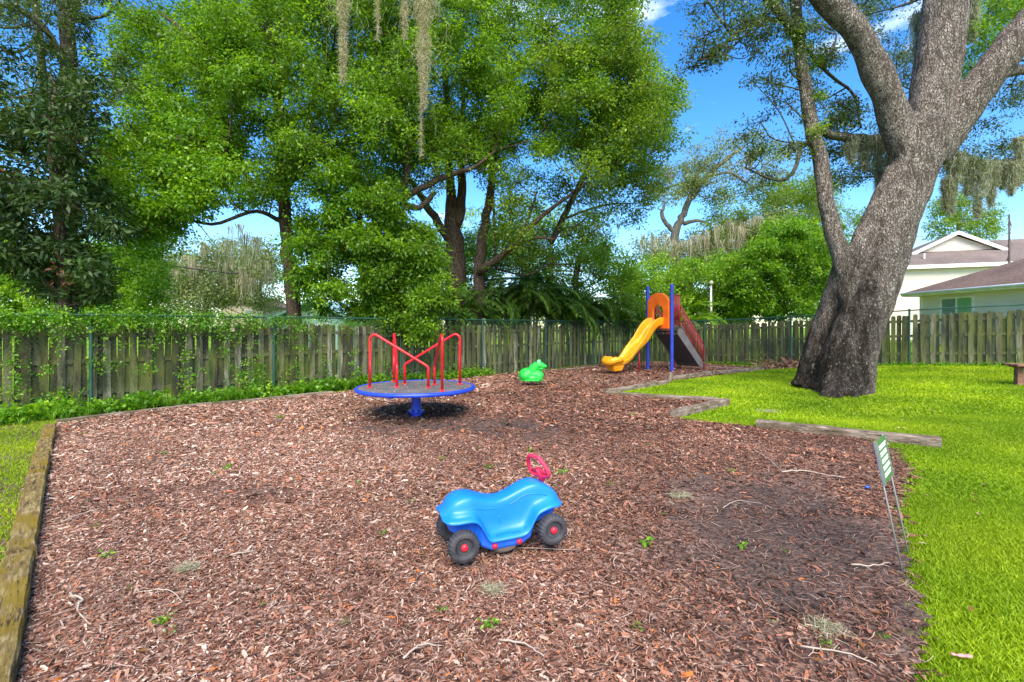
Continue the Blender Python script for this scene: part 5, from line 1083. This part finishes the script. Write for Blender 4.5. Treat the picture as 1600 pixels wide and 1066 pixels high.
# cream two storey house behind
ca=W(1385,490,33); ca[2]=.7; cb_=W(1680,490,29.5); dv=Vector((cb_[0]-ca[0],cb_[1]-ca[1],0)); Lw=dv.length; hc=empty('cream_house',ca,rz=math.atan2(dv.y,dv.x),label='two storey cream sided house with grey shingle gable roof behind the right fence',cat='house')
def hpt(px,py,off=0):  # pixel -> local (x,z) on facade plane pushed back by off
    c=Vector(ca); d=dv.normalized(); n_=Vector((-d.y,d.x,0)); k=(px-800)/F; p=c+n_*off
    t=(k*p.y-p.x)/(d.x-k*d.y); q=p+d*t; return t,CH-(py-HY)/F*q.y-ca[2]
e0=hpt(1419,420); e1=hpt(1566,407); ez=(e0[1]+e1[1])/2
m=MB(); prism(m,[(0,0),(Lw,0),(Lw,9),(0,9)],-.6,ez-.1); m.build('wall','siding_cream',hc)
ridge=ez+1.25
m=MB(); m.add([(-.4,-.45,ez),(Lw+.4,-.45,ez),(Lw+.4,2.6,ridge),(-.4,2.6,ridge),(-.4,-.45,ez-.05),(Lw+.4,-.45,ez-.05),(Lw+.4,2.6,ridge-.1),(-.4,2.6,ridge-.1)],[(0,1,2,3),(7,6,5,4),(0,4,5,1),(1,5,6,2),(2,6,7,3),(3,7,4,0)]); m.build('lower_roof','shingle',hc)
m=MB(); m.box((Lw/2,-.47,ez-.11),(Lw+.8,.04,.24)); m.build('fascia','trim',hc)
g0=hpt(1427,397,2.6); g1=hpt(1493,363,2.6); g2=hpt(1588,388,2.6); gb=ridge-.1; xa,xb=g0[0],g1[0]*2-g0[0]; zp=g1[1]
m=MB(); m.add([(xa+.3,2.55,gb-.4),(xb-.3,2.55,gb-.4),(xb-.3,2.55,gb+.15),(xb/2+xa/2,2.55,zp-.25),(xa+.3,2.55,gb+.15)]+[(xa+.3,8,gb-.4),(xb-.3,8,gb-.4),(xb-.3,8,gb+.15),(xb/2+xa/2,8,zp-.25),(xa+.3,8,gb+.15)],[(0,1,2,3,4),(9,8,7,6,5)]+[(k,k+5,(k+1)%5+5,(k+1)%5) for k in range(5)]); m.build('gable_wall','siding_cream',hc)
xm=(xa+xb)/2
m=MB()
for xe in (xa-.2,xb+.2): m.add([(xe,2.2,gb+.0),(xm,2.2,zp),(xm,9,zp),(xe,9,gb+.0),(xe,2.2,gb-.1),(xm,2.2,zp-.1),(xm,9,zp-.1),(xe,9,gb-.1)],[(0,1,2,3),(7,6,5,4),(0,4,5,1),(1,5,6,2),(2,6,7,3),(3,7,4,0)])
m.build('gable_roof','shingle',hc)
m=MB()
for xe in (xa-.22,xb+.22): m.add([(xe,2.15,gb+.03),(xm,2.15,zp+.03),(xm,2.15,zp-.22),(xe,2.15,gb-.22),(xe,2.19,gb+.03),(xm,2.19,zp+.03),(xm,2.19,zp-.22),(xe,2.19,gb-.22)],[(0,1,2,3),(7,6,5,4),(0,4,5,1),(1,5,6,2),(2,6,7,3),(3,7,4,0)])
m.build('gable_trim','trim',hc)
m=MB(); g3=hpt(1560,372,6); m.add([(g3[0]-1,5.5,gb),(Lw+6,5.5,gb),(Lw+6,8.5,g3[1]+.2),(g3[0]+.6,8.5,g3[1]+.2),(g3[0]-1,11,gb),(Lw+6,11,gb)],[(0,1,2,3),(3,2,5,4),(0,3,4),(1,5,2),(0,4,5,1)]); m.build('rear_roof','shingle',hc)
m=MB(); pv=hpt(1444,410,1.0); m.tube([(pv[0],1.0,ez+.4),(pv[0],1.0,ez+.95)],.06,8); m.build('vent_pipe','white',hc)
o=MB(); pz=W(1577,405,24); pzt=W(1577,335,24); o.tube([(0,0,0),(0,0,pzt[2]-pz[2]+.0)],[.05,.035],8)
for k in range(40): t=random.random()**.6; o.tube([(0,0,(pzt[2]-pz[2])*t),(random.uniform(-.12,.12),random.uniform(-.1,.1),(pzt[2]-pz[2])*t-.2)],.008,4)
pb=W(1577,405,24); pole=o.build('mast','rust'); pole.location=pb; tag(pole,'thin ragged brown mast standing up over the grey house roof','mast')
pole.location.z=3.3; pole.scale=(1,1,(pzt[2]-3.3)/(pzt[2]-pz[2]))
# beige house, left distance
def gablehouse(px,py_peak,d,wpx,hwall,label,wallm,roofm,rz=0,name='house'):
    c=W(px,py_peak,d); wd=wpx/F*d; root=empty(name,(c[0],d,0),rz=rz,label=label,cat='house'); zp=c[2]; zw=zp-wd*.5*.42
    m=MB(); P=[(-wd/2,-.3),(wd/2,-.3),(wd/2,zw),(0,zp-.15),(-wd/2,zw)]
    m.add([(a,0,b) for a,b in P]+[(a,8,b) for a,b in P],[(0,1,2,3,4),(9,8,7,6,5)]+[(k,k+5,(k+1)%5+5,(k+1)%5) for k in range(5)]); m.build('wall',wallm,root)
    m=MB(); 
    for s_ in (-1,1):
        xe=s_*(wd/2+.5); ze=zw-.2; m.add([(xe,-.5,ze),(0,-.5,zp),(0,8.5,zp),(xe,8.5,ze),(xe,-.5,ze-.14),(0,-.5,zp-.14),(0,8.5,zp-.14),(xe,8.5,ze-.14)],[(0,1,2,3),(7,6,5,4),(0,4,5,1),(1,5,6,2),(2,6,7,3),(3,7,4,0)])
    m.build('roof',roofm,root)
    m=MB(); m.box((wd*.15,-.03,zw-1.0),(wd*.18,.05,1.0)); f=m.build('window','trim',root); m=MB(); m.box((wd*.15,-.065,zw-1.0),(wd*.15,.02,.85)); m.build('pane','glass',f)
    m=MB(); m.box((0,-.03,zw-.1),(wd,.05,.16)); m.build('trim_board','shingle_brown',root)
gablehouse(378,461,38,62,2.5,'beige gabled house glimpsed far left between trunk and mossy oak','siding_beige','shingle_brown',R(8),'beige_house')
gablehouse(490,468,34,120,2.5,'pale teal house hidden behind the leafy tree left of centre','siding_teal','siding_teal',R(-10),'teal_house')
# slim white poles
for px,py0,py1,d,lab in ((229,432,505,26,'slim white lamp pole among trees at left'),(401,425,500,34,'slim white pole beside the beige house'),(1111,445,510,24.5,'slim pale pole behind the slide stairs')):
    a=W(px,py0,d); b=ground_base(px,d); m=MB(); m.tube([(0,0,0),(0,0,a[2]-b[2])],[.07,.05],8); m.lathe([(.001,0),(.10,.02),(.11,.12),(.06,.2),(.001,.22)],10,(0,0,a[2]-b[2])); o=m.build('pole','trim',smooth=True); o.location=b; tag(o,lab,'pole')

# ------------------------------------------------ small things on the ground
def sprig(n,h):
    Pp=clusterleaves(np.array([[0,0,h*.4],[.01,.02,h*.7]]),n//2,h*.6,h*.6,.42,.5,.8,-.1); P,D,N,sz,wd,rr=Pp; P[:,2]=np.abs(P[:,2])*.5+.004; return leafmesh('weed_sprout',P,D,N,sz,wd,np.clip(rr,0,1))
sp=[sprig(14,.035),sprig(22,.05),sprig(10,.03)]
for s_ in sp: s_.materials.append(M['leaf_vine'])
spots=[(152,830),(172,875),(200,932),(128,680),(355,735),(410,952),(685,962),(250,985),(335,745),(600,842),(768,983),(540,985),(1000,990),(880,742),(640,790),(690,722),(760,735),(1035,810),(950,760),(1160,860),(1010,700),(905,640),(990,650),(1230,870),(1290,1020),(1145,740),(265,1000),(560,760),(440,655),(135,665),(260,712),(1010,855),(1205,980),(1375,1005),(830,710),(745,705)]
WL=['upper of two near the long left timber','beside the mossy timber, right of the knotted twig','near the knotted twig at lower left','closest to the far left timber corner','far out left of the toy car','low between toy car and lower left twigs','just below the toy car rear wheel','below the bent twig at lower left','right of the centre of the left chips','just behind the rear wheel of the toy car','below the spring of the toy car','lower of two below left of the toy car','right of the short bottom twig','just behind the pink steering wheel','just left of the toy car rear','behind the rear end of the toy car','behind the saddle of the toy car','midway from toy car to dark soil','right of the pink steering wheel','at the left edge of the dark soil','far behind the toy car on the right','farthest one toward the slide','second farthest toward the slide','in the middle of the dark soil','beside the large pale moss tuft at bottom right','on the near side of the crooked twig','right below the two bent twigs at left','halfway from the toy car to the left timber','left of the merry-go-round shadow','farthest left, just inside the corner timber','left of the merry-go-round in front of the thin timber','right of the toy car front wheel','above the bottom right moss tuft','nearest the grass at the bottom right','behind the front of the toy car','in front of the merry-go-round post toward the toy car']
for i,(px,py) in enumerate(spots):
    c=G(px,py); o=bpy.data.objects.new('weed_sprout',sp[i%3]); COL.objects.link(o); o.location=(c[0],c[1],float(gz(c[0],c[1]))+.012); o.rotation_euler=(0,0,random.uniform(0,6)); s_=random.uniform(.8,1.5)*(1 if py<900 else .8); o.scale=(s_,s_,s_)
    tag(o,'small green sprout '+WL[i],'weed','weed sprouts in the mulch')
def twig(pp,r,label,mat='twig',group='fallen twigs'):
    P=[G(a,b) for a,b in pp]; c0=P[0].copy(); P=[p-c0+np.array([0,0,.022+.006*math.sin(i*2)]) for i,p in enumerate(P)]; A=cat(P,5); A[1:-1]+=rng.normal(size=(len(A)-2,3))*r*.5
    m=MB(); m.tube(A,list(np.linspace(r,r*.4,len(A))),6)
    for k in (len(A)//3,2*len(A)//3):
        d=A[min(k+1,len(A)-1)]-A[k]; sd_=np.array([-d[1],d[0],.3*abs(d[0])]); m.tube([A[k],A[k]+d+sd_*random.choice((-1,1))*1.3],[r*.5,r*.2],4)
    o=m.build('fallen_twig',mat,smooth=True); o.location=c0+np.array([0,0,.012]); tag(o,label,'twig',group)
twig([(1175,705),(1200,722),(1222,742)],.006,'thin crooked twig reaching the long stick right of centre')
twig([(1222,742),(1260,741),(1320,751)],.010,'long pale stick lying on the dark soil at right')
twig([(1330,890),(1365,893),(1392,887)],.006,'curved twig ending at the foot of the yard sign')
twig([(110,935),(128,948),(120,962),(142,985)],.008,'knotted pale twig at lower left')
twig([(95,822),(130,810),(160,798)],.006,'pale straight twig near the left timber')
twig([(215,935),(262,932),(285,948)],.005,'thin bent twig lower left of the toy car')
twig([(715,865),(760,863),(905,866)],.004,'thin root running behind the spring of the toy car')
twig([(780,1010),(820,1018),(850,1035)],.006,'short twig at the bottom centre')
twig([(360,875),(400,868)],.006,'short twig on chips left of the toy car')
twig([(1250,1020),(1330,1035),(1370,1050)],.005,'twig at the lower right near the grass')
twig([(1130,800),(1150,790),(1190,792)],.004,'faint twig in the middle of the dark soil')
twig([(630,1040),(660,1020),(690,1018)],.006,'pale twig at bottom, left of centre')
def fallen(px,py,sz,label,mat,rz):
    c=G(px,py); P=np.zeros((1,3)); me=leafmesh('fallen_leaf',P,np.array([[math.cos(rz),math.sin(rz),.12]]),np.array([[0,0.1,1.]]),np.array([sz]),np.array([sz*.5]),np.array([.9])); o=link('fallen_leaf',me,mat); o.location=(c[0],c[1],float(gz(c[0],c[1]))+.022); tag(o,label,'leaf','fallen leaves')
n=420; x,y=scatter(n,1.4,13,1.9,14,mulch_poly,False); k=(x>0)&fenR(x,y); x=x[k];y=y[k]; n=len(x); P=np.stack([x,y,terr(x,y)+.03],1)
tag(link('lawn_litter',leafmesh('lawn_litter',P,rng.normal(size=(n,3))*np.array([1,1,.2]),np.tile([0,0,1.],(n,1))+rng.normal(size=(n,3))*.4,rng.uniform(.025,.06,n),rng.uniform(.01,.025,n),rng.uniform(.5,1,n)),'chips'),'small dry brown leaves scattered on the lawn','leaf litter',kind='stuff')
for i,(px,py,lab) in enumerate(((213,1030,'large rusty fallen leaf at the bottom left'),(1350,1026,'orange fallen leaf at lower right on dark soil'),(1380,970,'tan fallen leaf near the grass below the sign'),(1518,957,'orange fallen leaf lying in the grass'),(1375,795,'orange leaf beside the sign panel'),(688,776,'yellow leaf just behind the toy car'),(345,828,'orange leaf left of the toy car'),(1290,1045,'brown leaf at the very bottom right'))):
    fallen(px,py,.06,lab,'leaf_rust',i*1.3)
c=G(1355,766); m=MB(); m.ell((0,0,.018),(.022,.015,.014),14); o=m.build('plastic_piece','ball',smooth=True); o.location=(c[0],c[1],float(gz(c[0],c[1]))); tag(o,'tiny blue plastic piece on dark soil left of the sign','toy')
c=G(1502,1034); m=MB(); m.ell((0,0,.03),(.022,.012,.008),12); m.ell((.028,-.008,.032),(.018,.012,.008),12); m.ell((-.03,.01,.03),(.012,.010,.006),12); o=remeshed(m,'candy_wrapper',.003,'pinkwrap',None,2); o.location=c; tag(o,'crumpled pink and white wrapper in the grass at lower right','litter')
def mosstuft(px,py,r,label):
    c=G(px,py); n=240; P=rng.normal(size=(n,3))*np.array([r,r*.8,.008]); P=np.clip(P,-2*r,2*r); P[:,2]=np.abs(P[:,2])+.02; D=nrm(rng.normal(size=(n,3))*np.array([1,1,.4]))*.05; S=nrm(np.cross(D,rng.normal(size=(n,3))))*.0018
    V=np.stack([P-S,P+S,P+D+S*.4,P+D-S*.4],1).reshape(-1,3); me=npmesh('moss_tuft',V,np.arange(len(V)).reshape(-1,4),4,rng.random(n)); o=link('moss_tuft',me,'moss_warm'); o.location=(c[0],c[1],float(gz(c[0],c[1]))); tag(o,label,'moss','moss tufts on the ground')
for px,py,r,l in ((1062,780,.05,'pale moss tuft on the soil right of the toy car'),(770,928,.035,'grey moss tuft below the toy car'),(292,897,.03,'whitish moss tuft in the chips at left'),(1200,645,.10,'grey patch of moss on the lawn edge'),(1290,990,.05,'pale moss tuft near the bottom right'),(520,560,.0,'')):
    if l: mosstuft(px,py,r,l)
# pile of brush by the far fence left of oak
c=G(1240,574); n=900; P=rng.normal(size=(n,3))*np.array([.75,.25,.12]); P[:,2]=np.abs(P[:,2]); D=nrm(rng.normal(size=(n,3))*np.array([1,1,.5]))*rng.uniform(.1,.3,n)[:,None]; S=nrm(np.cross(D,rng.normal(size=(n,3))))*.012
V=np.stack([P-S,P+S,P+D+S*.5,P+D-S*.5],1).reshape(-1,3); o=link('brush_pile',npmesh('brush_pile',V,np.arange(len(V)).reshape(-1,4),4,rng.random(n)*.9),'chips'); o.location=c; tag(o,'low pile of dry brown twigs and leaves at the fence left of the oak','brush pile')
print('verts',sum(len(o.data.vertices) for o in bpy.data.objects if o.type=='MESH'))
